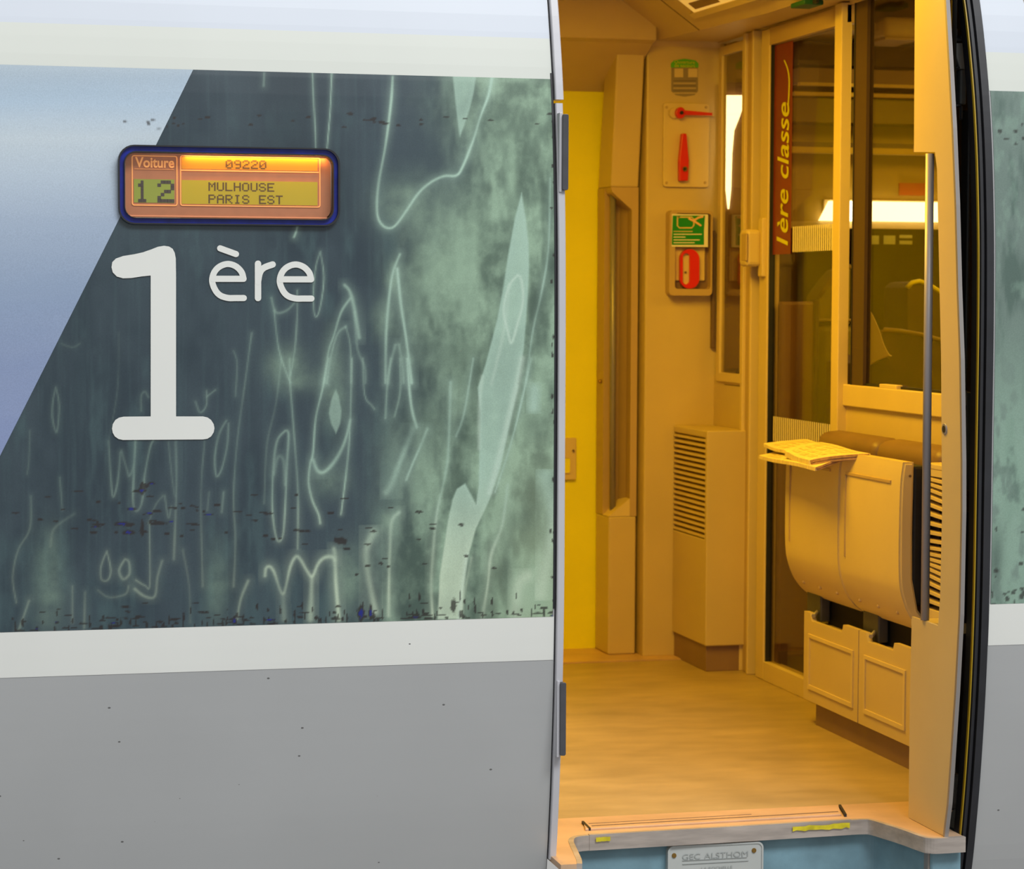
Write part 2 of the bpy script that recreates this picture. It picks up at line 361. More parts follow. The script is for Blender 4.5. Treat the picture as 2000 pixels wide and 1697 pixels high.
RIB = c5((1467,640),(1490,780),(1505,920),(1508,1050),(1500,1230),(1480,1500),(1445,1697))+c6((1450,150),(1400,370),(1350,600),(1290,780),(1215,940),(1170,1100),(1150,1250),(1138,1440),(1003,1440),(1015,1200),(1060,900),(1085,780),(1110,720),(1155,690),(1190,755),(1215,805),(1230,700),(1238,300),(1228,200),(1225,160),(1250,90))+c5((1270,1580),(1330,1350),(1365,1170),(1390,1000),(1430,780))
WED = c5((1085,-20),(1220,-20),(1200,100),(1180,180),(1150,270),(1125,335),(1108,200))
LEAF = c6((440,170),(415,230),(402,300),(415,360),(442,415),(465,360),(472,290),(458,210))
DIA = (c5((1445,1095),(1395,1160),(1368,1290),(1390,1400),(1410,1470),(1440,1380),(1475,1240),(1465,1120),(1445,1095)),3.6,.6)
def segdist(px, py, P):
    D = np.full(px.shape, 1e9)
    for (ax, ay), (bx_, by_) in zip(P[:-1], P[1:]):
        dx, dy = bx_-ax, by_-ay; L2 = dx*dx+dy*dy+1e-9
        t = np.clip(((px-ax)*dx+(py-ay)*dy)/L2, 0, 1); D = np.minimum(D, np.hypot(px-ax-t*dx, py-ay-t*dy))
    return D
def inside(px, py, P):
    r = np.zeros(px.shape, bool); n = len(P)
    for i in range(n):
        x1, y1 = P[i]; x2, y2 = P[(i+1) % n]
        if y1 == y2: continue
        c = ((y1 > py) != (y2 > py)) & (px < (x2-x1)*(py-y1)/(y2-y1)+x1); r ^= c
    return r
def sm(x, a, b): t = np.clip((x-a)/(b-a), 0, 1); return t*t*(3-2*t)
def mixc(A, B, t): return A*(1-t[:, None])+B*t[:, None]
K = .84
def chipmask(px, py, seed=3):
    r = random.Random(seed); M = np.zeros(px.shape); Bm = np.zeros(px.shape)
    L = []
    for _ in range(26): L.append((r.gauss(760, 190), r.gauss(236, 7), r.uniform(2.5, 8), r.uniform(1.5, 3), 0))
    for _ in range(12): L.append((r.uniform(240, 400), r.gauss(240, 7), r.uniform(2.5, 6), r.uniform(1.5, 3), 0))
    for _ in range(60): L.append((r.gauss(280, 230), r.gauss(1005, 24), r.uniform(3, 12), r.uniform(1.4, 2.8), r.random() < .16))
    for _ in range(26): L.append((r.uniform(300, 1000), r.gauss(1040, 40), r.uniform(3, 9), r.uniform(1.6, 3.4), r.random() < .1))
    for _ in range(190): 
        x = r.uniform(20, 1085); q = r.random() < .5; L.append((x, 1234-.029*x-abs(r.gauss(0, 17)), r.uniform(1.4, 2.6) if q else r.uniform(3, 12), r.uniform(4, 11) if q else r.uniform(1.3, 2.6), r.random() < .04))
    for _ in range(22): L.append((1082-abs(r.gauss(0, 3)), r.uniform(170, 1200), r.uniform(1.5, 3), r.uniform(2, 6), 0))
    L += [(283, 948, 10, 5, 0), (277, 958, 10, 5, 1), (278, 955, 6, 14, 0), (238, 1023, 16, 4.5, 1), (252, 1040, 14, 5, 1), (278, 1032, 4, 18, 0), (665, 1056, 15, 8, 0), (308, 1022, 20, 4, 0), (886, 1183, 6, 16, 0), (705, 1198, 8, 17, 1), (724, 1196, 4, 17, 1), (458, 1212, 5, 9, 1)]
    for x, y, a, b, bl in L:
        s = (abs(px-x) < a*1.6) & (abs(py-y) < b*1.6)
        if not s.any(): continue
        d = np.hypot((px[s]-x)/a, (py[s]-y)/b)+.5*(vnoise(px[s]/3.5, py[s]/3.5, 11)-.5)
        v = 1-sm(d, .75, 1.1)
        if bl:
            Bm[s] = np.maximum(Bm[s], 1-sm(d, .3, .6))
        M[s] = np.maximum(M[s], v)
    return M, Bm
def art(V):
    px, py = projn(V)
    n1 = fbm(px/120, py/200, 1); n2 = fbm(px/38, py/120, 5); n3 = fbm(px/70, py/70, 9); n4 = fbm(px/20, py/22, 13)
    streak = fbm(px/9, py/260, 21)
    dark = np.tile(lin((63, 79, 88)), (len(px), 1)); dk2 = np.tile(lin((50, 66, 76)), (len(px), 1)); teal = np.tile(lin((76, 100, 104)), (len(px), 1))
    g_d = np.tile(lin((82, 104, 92)), (len(px), 1)); g_l = np.tile(lin((160, 190, 164)), (len(px), 1)); olive = np.tile(lin((172, 192, 154)), (len(px), 1))
    A = mixc(dark, dk2, sm(n1, .35, .7)); A = mixc(A, teal, .55*sm(n2, .55, .85)+.3*sm(streak, .5, .9))
    A = mixc(A, teal, .5*sm(py, 1000, 1220)*sm(n2, .3, .8))
    A = mixc(A, dk2*.8, .7*np.exp(-((px-570)/85)**2)*(1-sm(py, 350, 520)))  # dark upright reflection painted into the film colours
    B = mixc(g_d, g_l, np.clip(sm(n3*.35+n2*.65, .34, .70)*.85+.3*sm(n4, .4, .8)+.15*sm(px, 850, 1050), 0, 1)); B = mixc(B, g_d*.85, sm(fbm(px/55, py/150, 33), .55, .75)*.8)
    B = mixc(B, olive, sm(py, 700, 1200)*sm(px, 900, 1080)*.55)
    tb = sm(px+90*(n1-.5)-.12*(600-py), 700, 960); out = mixc(A, B, tb)
    up = np.exp(-((px-820)/120)**2-((py-330)/110)**2); out = mixc(out, dark, .75*up)
    for (cx, cy, rx, ry, s) in [(800, 400, 60, 50, .5), (860, 520, 55, 90, .6), (930, 440, 60, 60, .4), (980, 260, 60, 90, .25), (270/2.828, 650+1400/2.828, 28, 90, .35), (1200/2.828, 650+1400/2.828, 22, 70, .3), (560, 710, 35, 30, .5), (580, 745, 45, 22, .3), (440/2.828+500, 780, 30, 60, .35), (640, 940, 40, 30, .3), (750, 620, 22, 35, .4), (770, 545, 14, 30, .6), (680, 1130, 26, 60, .5), (760, 1020, 22, 25, .4), (820, 940, 18, 50, .4), (1050, 780, 18, 60, .5), (1050, 1150, 30, 60, .5), (1010, 1150, 14, 60, .35), (650, 700, 20, 60, .25)]:
        e = np.exp(-(((px-cx)/rx)**2+((py-cy)/ry)**2)); out = mixc(out, g_l, s*e*(.55+.9*(n4-.2)))
    for (cx, cy, rx, ry, s) in [(900, 700, 60, 60, .5), (840, 830, 60, 50, .5), (930, 800, 26, 70, .5), (990, 1110, 14, 80, .5), (1015, 1010, 40, 30, .4), (1050, 640, 20, 50, .3), (900, 1080, 24, 70, .35), (790, 1120, 40, 70, .3), (1040, 830, 25, 30, .5)]:
        e = np.exp(-(((px-cx)/rx)**2+((py-cy)/ry)**2)); out = mixc(out, g_d*.9, s*e)
    lt = np.tile(lin((178, 210, 192)), (len(px), 1)); lt2 = np.tile(lin((210, 230, 202)), (len(px), 1))
    ltc = mixc(lt, lt2, sm(py, 900, 1150))
    for P, k, soft in ((RIB, .95, 5), (WED, .72, 5), (LEAF, .55, 4)):
        x0 = min(p[0] for p in P)-10; x1 = max(p[0] for p in P)+10; y0 = min(p[1] for p in P)-10; y1 = max(p[1] for p in P)+10
        s = (px > x0) & (px < x1) & (py > y0) & (py < y1)
        if not s.any(): continue
        a = px[s]; b = py[s]; d = segdist(a, b, P+P[:1]); ins = inside(a, b, P); sd = np.where(ins, d, -d)
        v = sm(sd, -2.0, 2.5)*k*(.8+.2*np.exp(-np.maximum(sd, 0)/7))*(.82+.3*n3[s]); out[s] = mixc(out[s], ltc[s], np.clip(v, 0, 1))
    for P, wd, st in STR+[DIA]:
        P = [tuple(p) for p in catmull(P, 5)]
        x0 = min(p[0] for p in P)-14; x1 = max(p[0] for p in P)+14; y0 = min(p[1] for p in P)-14; y1 = max(p[1] for p in P)+14
        s = (px > x0) & (px < x1) & (py > y0) & (py < y1)
        if not s.any(): continue
        d = segdist(px[s], py[s], P); wv = wd*(.75+.6*vnoise(px[s]/60, py[s]/60, 41))
        lf = .56+.5*sm(px[s], 430, 700); fade = .55+.7*vnoise(px[s]/45, py[s]/50, 77)
        v = st*lf*fade*(np.exp(-(d/(wv*.60))**2)*.9+.26*np.exp(-(d/(wv*2.6))**2)); out[s] = mixc(out[s], ltc[s], np.clip(v, 0, 1))
    hi = np.tile(lin((206, 230, 212)), (len(px), 1))
    for P, wd, st in [DIA, (c6((1470, 0), (1445, 130), (1395, 330), (1340, 560), (1290, 740)), 9, .55), (c6((1250, 100), (1235, 250), (1232, 500)), 5, .4), (c6((1120, 1440), (1140, 1250), (1165, 1080)), 5, .4), (c5((1300, 1697), (1370, 1400), (1400, 1150)), 5, .3)]:
        P = [tuple(p) for p in catmull(P, 5)]; s = (px > min(p[0] for p in P)-12) & (px < max(p[0] for p in P)+12) & (py > min(p[1] for p in P)-12) & (py < max(p[1] for p in P)+12)
        if s.any(): out[s] = mixc(out[s], hi[s], st*np.exp(-(segdist(px[s], py[s], P)/(wd*.7))**2))
    ch, bl = chipmask(px, py); out = mixc(out, np.tile(lin((46, 40, 38)), (len(px), 1)), ch*.85); out = mixc(out, np.tile(lin((30, 42, 140)), (len(px), 1)), bl*.9)
    return out*K
def art_sky(V):
    px, py = projn(V)
    stops = [(120, (178, 194, 206)), (160, (172, 192, 210)), (200, (178, 200, 220)), (270, (200, 214, 224)), (340, (190, 206, 222)), (430, (168, 186, 210)), (560, (150, 170, 200)), (700, (140, 158, 196)), (900, (136, 152, 198))]  # blue print gradient, with some reflected light painted into its tones
    ys = [s[0] for s in stops]; out = np.stack([np.interp(py, ys, [lin(s[1])[k] for s in stops]) for k in range(3)], 1)
    e = .18*fbm(px/200+py/400, py/60, 3); out = mixc(out, np.tile(lin((205, 214, 224)), (len(px), 1)), e*.8)
    ch, bl = chipmask(px, py, 3); return mixc(out, np.tile(lin((60, 55, 50)), (len(px), 1)), ch*.8)*K
def art_right(V):
    px, py = projn(V)
    g_d = np.tile(lin((92, 114, 106)), (len(px), 1)); g_l = np.tile(lin((158, 192, 172)), (len(px), 1)); gm = np.tile(lin((118, 138, 130)), (len(px), 1))
    n = fbm(px/26, py/110, 51); n2 = fbm(px/18, py/40, 52)
    out = mixc(gm, g_d, sm(n, .45, .7)); out = mixc(out, g_l, np.clip(sm(py, 560, 900)*.65*(1-sm(n2, .5, .75))+.25*sm(n2, .55, .8), 0, 1))
    out = mixc(out, g_d*.7, .7*np.exp(-((px-1950-.2*(1000-py)*.25)/14)**2-((py-1090)/60)**2))
    r = random.Random(5); M = np.zeros(px.shape)
    for _ in range(26):
        if r.random() < .2: x, y = r.uniform(1935, 2000), r.gauss(255, 12)
        elif r.random() < .5: x, y = r.uniform(1935, 2000), r.gauss(1165, 16)
        else: x, y = r.uniform(1938, 2010), r.uniform(920, 1180)
        d = np.hypot((px-x)/r.uniform(2, 6), (py-y)/r.uniform(1.5, 6)); M = np.maximum(M, 1-sm(d, .7, 1.1))
    return mixc(out, np.tile(lin((50, 48, 46)), (len(px), 1)), M*.8)*K

dx0, dx1 = ony(234, 360, 0)[0], ony(660, 360, 0)[0]; dz1, dz0 = ony(440, 289, 0)[2], ony(440, 437, 0)[2]
def drop_hole(me, m=.006):
    bm = bmesh.new(); bm.from_mesh(me); r = .026
    def ins(c):
        x = min(max(c.x, dx0+m+r), dx1-m-r); z = min(max(c.z, dz0+m+r), dz1-m-r); return (c.x-x)**2+(c.z-z)**2 < r*r
    bmesh.ops.delete(bm, geom=[f for f in bm.faces if ins(f.calc_center_median())], context='FACES'); bm.to_mesh(me); bm.free()
XL, XR = 1.331, 2.341
Z_A, Z_B, Z_C, Z_D = .438, .532, 1.682, 1.770
wl = struct('wall_left', body_band(-.9, XL, -.62, 2.28, 0, .05), p_grey)
_c = obj('cutter', prism(rrect(dx0+.004, dx1-.004, dz0+.004, dz1-.004, .028), -.05, .2, 'y'), None)
_m = wl.modifiers.new('b', 'BOOLEAN'); _m.object = _c; _m.operation = 'DIFFERENCE'; _m.solver = 'EXACT'
bpy.context.view_layer.update(); _dg = bpy.context.evaluated_depsgraph_get(); _n = bpy.data.meshes.new_from_object(wl.evaluated_get(_dg)); wl.modifiers.clear(); wl.data = _n
bpy.data.objects.remove(_c)
wr = struct('wall_right', body_band(XR, 3.7, -.62, 2.28, 0, .05), p_grey)
for parent, x0, x1 in ((wl, -.9, XL-.001), (wr, XR+.001, 3.7)):
    obj('painted_band', body_band(x0, x1, Z_A, Z_B, .0008, .0008), p_white, parent, 'white stripe')
    obj('painted_band', body_band(x0, x1, Z_C, Z_D, .0008, .0008), p_green, parent, 'pale greenish white stripe')
    obj('painted_band', body_band(x0, x1, Z_D, 2.26, .0008, .0008), p_top, parent, 'bluish white upper side')
grid_film('printed_film', .02, XL-.004, Z_B, Z_C, 500, 440, .0012, art, wl)['label'] = 'dark green and slate printed film with pale wavy light lines, chipped along its edges'
drop_hole(bpy.data.objects['printed_film'].data)
grid_film('printed_film', XR+.004, 2.75, Z_B, Z_C, 120, 300, .0012, art_right, wr)['label'] = 'pale green printed film'
# the light blue piece of film, cut along a slant
NR = 260; KC = 180; V = []; Fc = []
pa = onbody(380, 130); pb = onbody(0, 890)
for i in range(NR+1):
    z = Z_C-(Z_C-Z_B-.0)*i/NR; xr = pa[0]+(pb[0]-pa[0])*(pa[2]-z)/(pa[2]-pb[2]); xr = max(xr, .02)
    for k in range(KC+1): V.append((-.1+(xr+.1)*k/KC, prof(z)-.0019, z))
for i in range(NR):
    for k in range(KC): a = i*(KC+1)+k; Fc.append((a, a+KC+1, a+KC+2, a+1))
me = me_from('printed_film', V, Fc, True); orient(me, FRONT)
ca = me.color_attributes.new('print', 'FLOAT_COLOR', 'POINT'); cc = art_sky(np.array(V))
ca.data.foreach_set('color', np.concatenate([cc, np.ones((len(V), 1))], 1).ravel().astype(np.float32))
obj('printed_film', me, film, wl, 'light blue printed film cut on a slant'); drop_hole(me)
# dark seam at the film edge
obj('edge_seal', body_band(XL-.004, XL+.0005, .55, 1.695, .0022, .004), darkm, wl, 'thin dark seam')
# numeral and letters
def bod(px, py): p = onbody(px, py); return (p[0], p[1]-.0034, p[2])
num = [(294, 813), (294, 538), (275, 540), (256, 543), (240, 543.5), (228, 540), (220, 532), (217.5, 522), (219, 512), (226, 505), (240, 500), (262, 496.5), (278, 493), (294, 487.5), (308, 482), (320, 480), (330, 481.5), (337, 486), (341, 494), (343, 505), (343.5, 813), (396, 813), (405, 815), (412, 820), (417, 828), (418.5, 836), (417, 844), (412, 852), (405, 856.5), (396, 858), (240, 859), (231, 857), (224, 852), (220, 845), (218.5, 837), (220, 828), (225, 820), (232, 815.5), (241, 813.5)]
top = num[:21]; base = num[21:]   # flag and foot as flat pieces, the stem in short steps that follow the curve of the side
i0 = num.index((343.5, 813)); flag = [(294, 538)]+num[2:i0]+[]; flag.append((343.5, 538)); NV = [bod(*p) for p in flag]; NF = [tuple(range(len(flag)))]
k0 = len(NV); 
for k in range(19): yy = 538+(813-538)*k/18; NV += [bod(294, yy), bod(343.5, yy)]
NF += [(k0+2*k, k0+2*k+1, k0+2*k+3, k0+2*k+2) for k in range(18)]
foot = num[i0:]+[num[0]]; k0 = len(NV); NV += [bod(*p) for p in foot]; NF.append(tuple(range(k0, k0+len(foot))))
mb = me_from('numeral', NV, NF); bm = bmesh.new(); bm.from_mesh(mb); bmesh.ops.triangulate(bm, faces=[f for f in bm.faces if len(f.verts) > 4]); bmesh.ops.remove_doubles(bm, verts=bm.verts[:], dist=.0002); bm.to_mesh(mb); bm.free(); orient(mb, FRONT); obj('numeral', mb, p_white, wl, 'large white rounded numeral 1')
def let(strokes, w_, name='letter', label=None):
    Vv, Ff = ribbon(strokes, w_, bod); m = me_from(name, Vv, Ff); orient(m, FRONT); return obj(name, m, p_white, wl, label)
def E_(x0, y0):   # letter e, crop coordinates (x4)
    P = [(1103, 1288), (1040, 1288), (980, 1287), (920, 1268), (880, 1225), (856, 1155), (872, 1088), (915, 1042), (978, 1022), (1040, 1040), (1085, 1085), (1101, 1138)]
    f = lambda q: (200+(q[0]+x0)/4, 260+(q[1]+y0)/4)
    return [[f(p) for p in P], [f((1101, 1138)), f((980, 1138)), f((862, 1138))]]
let(E_(0, 0)+[[(200+918/4, 260+900/4), (200+1042/4, 260+945/4)]], 12, label='white letter e with a grave accent')
let([[(503.5, 515), (503.5, 550), (503.5, 582)], [(503.5, 550), (507, 533), (515, 523), (532, 516.5)]], 12.5, label='white letter r')
let(E_(528, 4), 12, label='white letter e')
# ---- roof, ground
struct('ground', bx(-3, 7, -9, -.12, -.72, -.62), asphalt)
rf = struct('roof', bx(-.9, 7, .1, 3.2, 2.285, 2.33), cream)

# ---------------------------------------------------------------- door frame strips and seal
def strip(x0, x1, z0, z1, off, thick, m, name, parent=None, n=90, cap=.02):
    bm = body_band(x0, x1, z0, z1, off, thick, n)
    bmesh.ops.bevel(bm, geom=[e for e in bm.edges if abs((e.verts[0].co-e.verts[1].co).z) > .001], offset=.002, segments=1, affect='EDGES')
    return obj(name, bm, m, parent, kind=None if parent else 'structure')
zt = onbody(1090, 195)[2]; zu = onbody(1090, 202)[2]; zb = onbody(1085, 1676)[2]
tr1 = strip(1.334, 1.352, zt, 2.2, .012, .05, framegrey, 'trim_1')
tr2 = strip(1.334, 1.350, zb, zu, .010, .05, framegrey, 'trim_2')
strip(1.330, 1.3338, -.5, 2.2, -.004, .03, darkm, 'trim_3')
for k, (a, b) in enumerate([(225, 372), (1330, 1470)]):
    z1 = onbody(1097, a)[2]; z0 = onbody(1097, b)[2]
    bm = bmesh.new(); n = 10; y0 = prof(z0)-.026
    pts = [(1.3405+.0, z0), (1.3405, z1)]
    rows = []
    b2 = prism(rrect(1.3415, 1.3545, z0, z1, .004), -.027+prof((z0+z1)/2), prof((z0+z1)/2)+.01, 'y', .001)
    obj('rubber_buffer', b2, greym, tr2, ['upper dark grey buffer bar', 'lower dark grey buffer bar with green scuffs'][k])
    obj('buffer_mount', bx(1.336, 1.3425, prof((z0+z1)/2)-.021, prof((z0+z1)/2)+.01, z0-.004, z1+.003, .001), framegrey, tr2)
# rubber seal on the right: ribs following the body curve
seal = struct('trim_4', body_band(2.309, 2.341, -.3, 2.2, -.006, .04), darkm)
obj('seal_rib', body_band(2.322, 2.339, -.3, 2.2, .006, .02), greym if False else darkm, seal)
obj('seal_rib', body_band(2.311, 2.318, -.3, 2.2, .000, .02), darkm, seal)
def yl():
    bm = body_band(2.3060, 2.3085, -.3, 2.2, -.004, .008); return bm
obj('yellow_line', yl(), yline, seal, 'thin yellow line along the seal')

# ---------------------------------------------------------------- floor, step
floor_poly = [(1.0, .42), (2.2, .42), (2.63, .42), (2.63, 2.72), (1.0, 2.72)]
lino = mat('ochre_lino', (172, 150, 112), .40, var=.10, vscale=3.2, bump=.1, bscale=200, spec=.4)
n = lino.node_tree.nodes; L = lino.node_tree.links; p = n['Principled BSDF']; src = p.inputs['Base Color'].links[0].from_socket
wv = n.new('ShaderNodeTexNoise'); mpn = n.new('ShaderNodeMapping'); mpn.inputs['Scale'].default_value = (1.6, 3.4, 1); mpn.inputs['Rotation'].default_value = (0, 0, .5)
L.new(n['Texture Coordinate'].outputs['Object'], mpn.inputs[0]); L.new(mpn.outputs[0], wv.inputs[0]); wv.inputs['Scale'].default_value = 3.5; wv.inputs['Detail'].default_value = 8
mr = n.new('ShaderNodeMapRange'); mr.inputs[1].default_value = .35; mr.inputs[2].default_value = .65; mr.inputs[3].default_value = .88; mr.inputs[4].default_value = 1.08; L.new(wv.outputs[0], mr.inputs[0])
vm = n.new('ShaderNodeVectorMath'); vm.operation = 'SCALE'; L.new(src, vm.inputs[0]); L.new(mr.outputs[0], vm.inputs['Scale']); L.new(vm.outputs[0], p.inputs['Base Color'])
fl = struct('floor', bx(.9, 2.64, .41, 2.72, -.05, 0), lino)
struct('floor_saloon', bx(2.64, 7, .1, 3.0, -.05, 0), mat('dark_carpet', (70, 50, 42), .95))
tread = mat('threshold_plate', (206, 172, 140), .45, metal=.2, var=.14, vscale=7, bump=.3, bscale=60)
struct('floor_plate', bx(.9, 2.5, 2.72, 3.06, -.05, .004), tread)
# door threshold: plate with curved nose, metal edge band
front = [(1.30, -.037), (1.373, -.037), (1.383, .004), (1.396, .081), (1.409, .16), (1.418, .194), (1.434, .220), (1.455, .230), (1.473, .232), (1.70, .238), (1.90, .244), (2.112, .252), (2.15, .250), (2.168, .235), (2.182, .190), (2.198, .131), (2.214, .048), (2.222, .032), (2.24, .027), (2.30, .029)]
fs = [tuple(p) for p in catmull(front[1:8], 4)]+[front[9], front[10]]+[tuple(p) for p in catmull(front[11:], 4)]
sill = thing('door_threshold', 'scuffed metal door threshold with curved nose and worn plate across the doorway', 'threshold', (1.8, .3, 0))
obj('plate', prism([(1.338, -.037)]+fs+[(2.30, .12), (2.372, .30), (2.63, .30), (2.63, .41), (1.338, .41)], -.012, .001, 'z'), tread, sill)
def offs(P, d):
    out = []
    for i in range(len(P)):
        a = np.array(P[max(i-1, 0)]); b = np.array(P[min(i+1, len(P)-1)]); t = (b-a)/np.linalg.norm(b-a); out.append((P[i][0]+t[1]*d, P[i][1]-t[0]*d))
    return out
def wallstrip(P, z0, z1, d0, d1):
    A = offs(P, d0); B = offs(P, d1); return ring_open(A, B, z0, z1)
def ring_open(A, B, z0, z1):
    bm = bmesh.new(); q = [[bm.verts.new((a, b, z)) for a, b in pl] for pl, z in ((A, z0), (B, z0), (B, z1), (A, z1))]
    for k in range(4):
        for i in range(len(A)-1): f = bm.faces.new([q[k][i], q[k][i+1], q[(k+1) % 4][i+1], q[(k+1) % 4][i]]); f.smooth = k in (0, 2) and False
    bm.faces.new([q[k][0] for k in range(4)]); bm.faces.new([q[k][-1] for k in range(3, -1, -1)])
    bmesh.ops.recalc_face_normals(bm, faces=bm.faces[:]); return bm
cut = [p for p in fs if p[0] < 1.4735]+[(1.4735, .232)]; midp = [(1.4735, .232)]+[p for p in fs if 1.4735 < p[0] < 2.112]+[(2.112, .252)]; rt = [(2.1119, .252)]+[p for p in fs if p[0] > 2.1121]
obj('edge_band', ring_open(offs(cut, .0), offs(cut, .012), -.033, .002), alus, sill, 'curved left end of the metal nose')
obj('edge_band', ring_open(offs(midp, .001), offs(midp, .013), -.033, .0035), alus, sill, 'straight front of the metal nose')
obj('edge_band', ring_open(offs(rt, .0), offs(rt, .012), -.033, .002), alus, sill, 'curved right end of the metal nose')
obj('tread_strip', prism([(1.478, .27), (2.108, .29), (2.135, .375), (1.492, .335)], .001, .006, 'z', .001), tread, sill)
obj('tread_groove', prism([(1.50, .292), (2.11, .312), (2.111, .318), (1.50, .298)], .006, .0066, 'z'), brown, sill, 'dark groove')
obj('tread_groove', prism([(1.50, .318), (1.90, .331), (1.90, .334), (1.50, .321)], .006, .0066, 'z'), brown, sill, 'dark groove')
obj('tread_groove', prism([(1.486, .27), (1.491, .27), (1.495, .345), (1.490, .345)], .001, .0075, 'z'), darkm, sill, 'dark end slot')
obj('tread_groove', prism([(2.112, .28), (2.118, .28), (2.145, .385), (2.139, .385)], .001, .0075, 'z'), darkm, sill, 'dark end slot')
def frontq(x0, x1, z0, z1, jag=0):
    n = 14; P = []
    r = random.Random(int(x0*100)); yy = lambda x: .232+(x-1.4735)/(2.112-1.4735)*.020-.0172
    top = [(x0+(x1-x0)*i/n, z1-r.random()*jag) for i in range(n+1)]; bot = [(x0+(x1-x0)*i/n, z0+r.random()*jag) for i in range(n+1)]
    V = [(x, yy(x), z) for x, z in top]+[(x, yy(x), z) for x, z in bot]
    m = me_from('t', V, [(i, i+1, n+2+i, n+1+i) for i in range(n)]); orient(m, FRONT); return m
obj('yellow_tape', frontq(1.488, 1.522, -.013, -.002, .001), ytape, sill, 'small yellow paint patch')
obj('yellow_tape', frontq(1.965, 2.108, -.017, -.002, .004), ytape, sill, 'worn yellow tape strip')
# riser below
ris = offs(fs, -.012)
struct('trim_5', ring_open([(a, b) for a, b in ris], [(a, b+.02) for a, b in ris], -.5, -.033), bluep)
post = struct('trim_6', bx(2.222, 2.262, .046, .09, -.5, -.034, .003), alu)
bolt_spots = [(onx(1718, 1646, 2.19)), (onx(1803, 1679, 2.217))]
# nameplate
npl = thing('nameplate', 'pale grey cast plate with rounded corners and brass screws on the blue riser', 'plate', (1.78, .235, -.12))
yp = .2405
def npf(px, py): q = ony(px, py, yp-.0075); return (q[0], q[1], q[2])
X0, X1 = 1.664, 1.895; ztop = -.034-.003
NPB = prism(rrect(X0, X1, -.17, -.036, .014), yp-.006, yp+.012, 'y', .0015)
obj('plate_body', NPB, platew, npl)
obj('plate_rim', ring(rrect(X0, X1, -.17, -.036, .014), rrect(X0+.004, X1-.004, -.166, -.040, .011), yp-.008, yp-.005, 'y'), platew, npl)
for px, py in ((1317, 1671), (1473, 1661)):
    c = npf(px, py); bm = bmesh.new(); bmesh.ops.create_cone(bm, cap_ends=True, segments=16, radius1=.0062, radius2=.005, depth=.004, matrix=Matrix.Translation((c[0], c[1]+.001, c[2])) @ Matrix.Rotation(math.pi/2, 4, 'X')); obj('screw', bm, brass, npl)
def npfn(u, v): return (u, yp-.0076, v)
tl = npf(1333, 1679); tr_ = npf(1458, 1657)
wd_ = tr_[0]+.004-tl[0]; m = text_fit('GEC', npfn, tl[0], tl[0]+wd_*.27, tl[2]-.0005, tl[2]+.0125); orient(m, FRONT); m2 = text_fit('ALSTHOM', npfn, tl[0]+wd_*.33, tl[0]+wd_, tl[2]-.0005, tl[2]+.0125); orient(m2, FRONT)
embm = mat('embossed_letter', (150, 155, 154), .5, var=0)
obj('embossed_name', m, embm, npl, 'GEC in embossed capitals'); obj('embossed_name', m2, embm, npl, 'ALSTHOM in embossed capitals')
for (a, b, c, d) in ((1333, 1681, 1459, 1671), (1333, 1688, 1462, 1679)):
    q0 = npf(a, b); q1 = npf(c, d); obj('embossed_line', bx(q0[0], q1[0], yp-.0078, yp-.004, q0[2]-.0005, q0[2]+.0006), embm, npl)
q = npf(1370, 1697); obj('embossed_line', text_fit('LA ROCHELLE', npfn, q[0], q[0]+.075, q[2]-.003, q[2]+.004), embm, npl, 'faint line of embossed capitals')
orient(bpy.data.objects['embossed_line.002'].data, FRONT)

# ---------------------------------------------------------------- destination display in the body side
DY = .024
def dp(px, py, y=DY): q = ony(px, py, y); return (q[0], y, q[2])
dx0, dx1 = ony(234, 360, 0)[0], ony(660, 360, 0)[0]; dz1, dz0 = ony(440, 289, 0)[2], ony(440, 437, 0)[2]
disp = thing('destination_display', 'lit amber destination display in a blue rounded frame above the large numeral', 'display', ((dx0+dx1)/2, -.004, dz0))
bluef = mat('blue_frame_paint', (20, 36, 140), .35, var=.35, vscale=30, bump=.3, bscale=90)
ou = rrect(dx0, dx1, dz0, dz1, .030); inn = rrect(dx0+.0085, dx1-.0085, dz0+.009, dz1-.0095, .024)
obj('frame', ring(ou, inn, prof(1.44)-.010, .012, 'y'), bluef, disp, 'blue painted frame ring')
inn2 = rrect(dx0+.0105, dx1-.0105, dz0+.0105, dz1-.0125, .022)
obj('gasket', ring(inn, inn2, -.004, .02, 'y'), darkm, disp, 'black inner gasket')
obj('gasket', ring(rrect(dx0-.003, dx1+.004, dz0-.003, dz1+.003, .032), ou, -.0045, .01, 'y'), darkm, disp, 'thin dark sealant line')
copper = mat('copper_panel', (176, 120, 92), .35, var=.06, vscale=50, emit=(.5, .17, .05), es=.12)
obj('panel', prism(rrect(dx0+.011, dx1-.011, dz0+.012, dz1-.012, .022), DY, DY+.012, 'y'), copper, disp, 'copper coloured backing panel')
lcd_g = mat('lcd_green', (122, 140, 60), .4, var=.05, emit=tuple(lin((140, 150, 50))), es=.32)
lcd_y = mat('lcd_yellow', (150, 140, 30), .4, var=.05, emit=tuple(lin((185, 160, 20))), es=.42)
lcd_o = mat('lcd_amber', (170, 120, 20), .4, var=.05, emit=tuple(lin((225, 150, 10))), es=.5)
linem = mat('amber_print_line', (250, 180, 110), .4, var=0, emit=(1, .42, .12), es=.35)
pixm = mat('lcd_pixel', (96, 76, 40), .5, var=0); pixb = mat('lcd_pixel_dark', (70, 66, 66), .5, var=0)
pale = mat('pale_amber_band', (235, 160, 120), .4, var=.03, emit=(.9, .38, .2), es=.12)
def c1(x, y): return (200+x/4, 260+y/4)
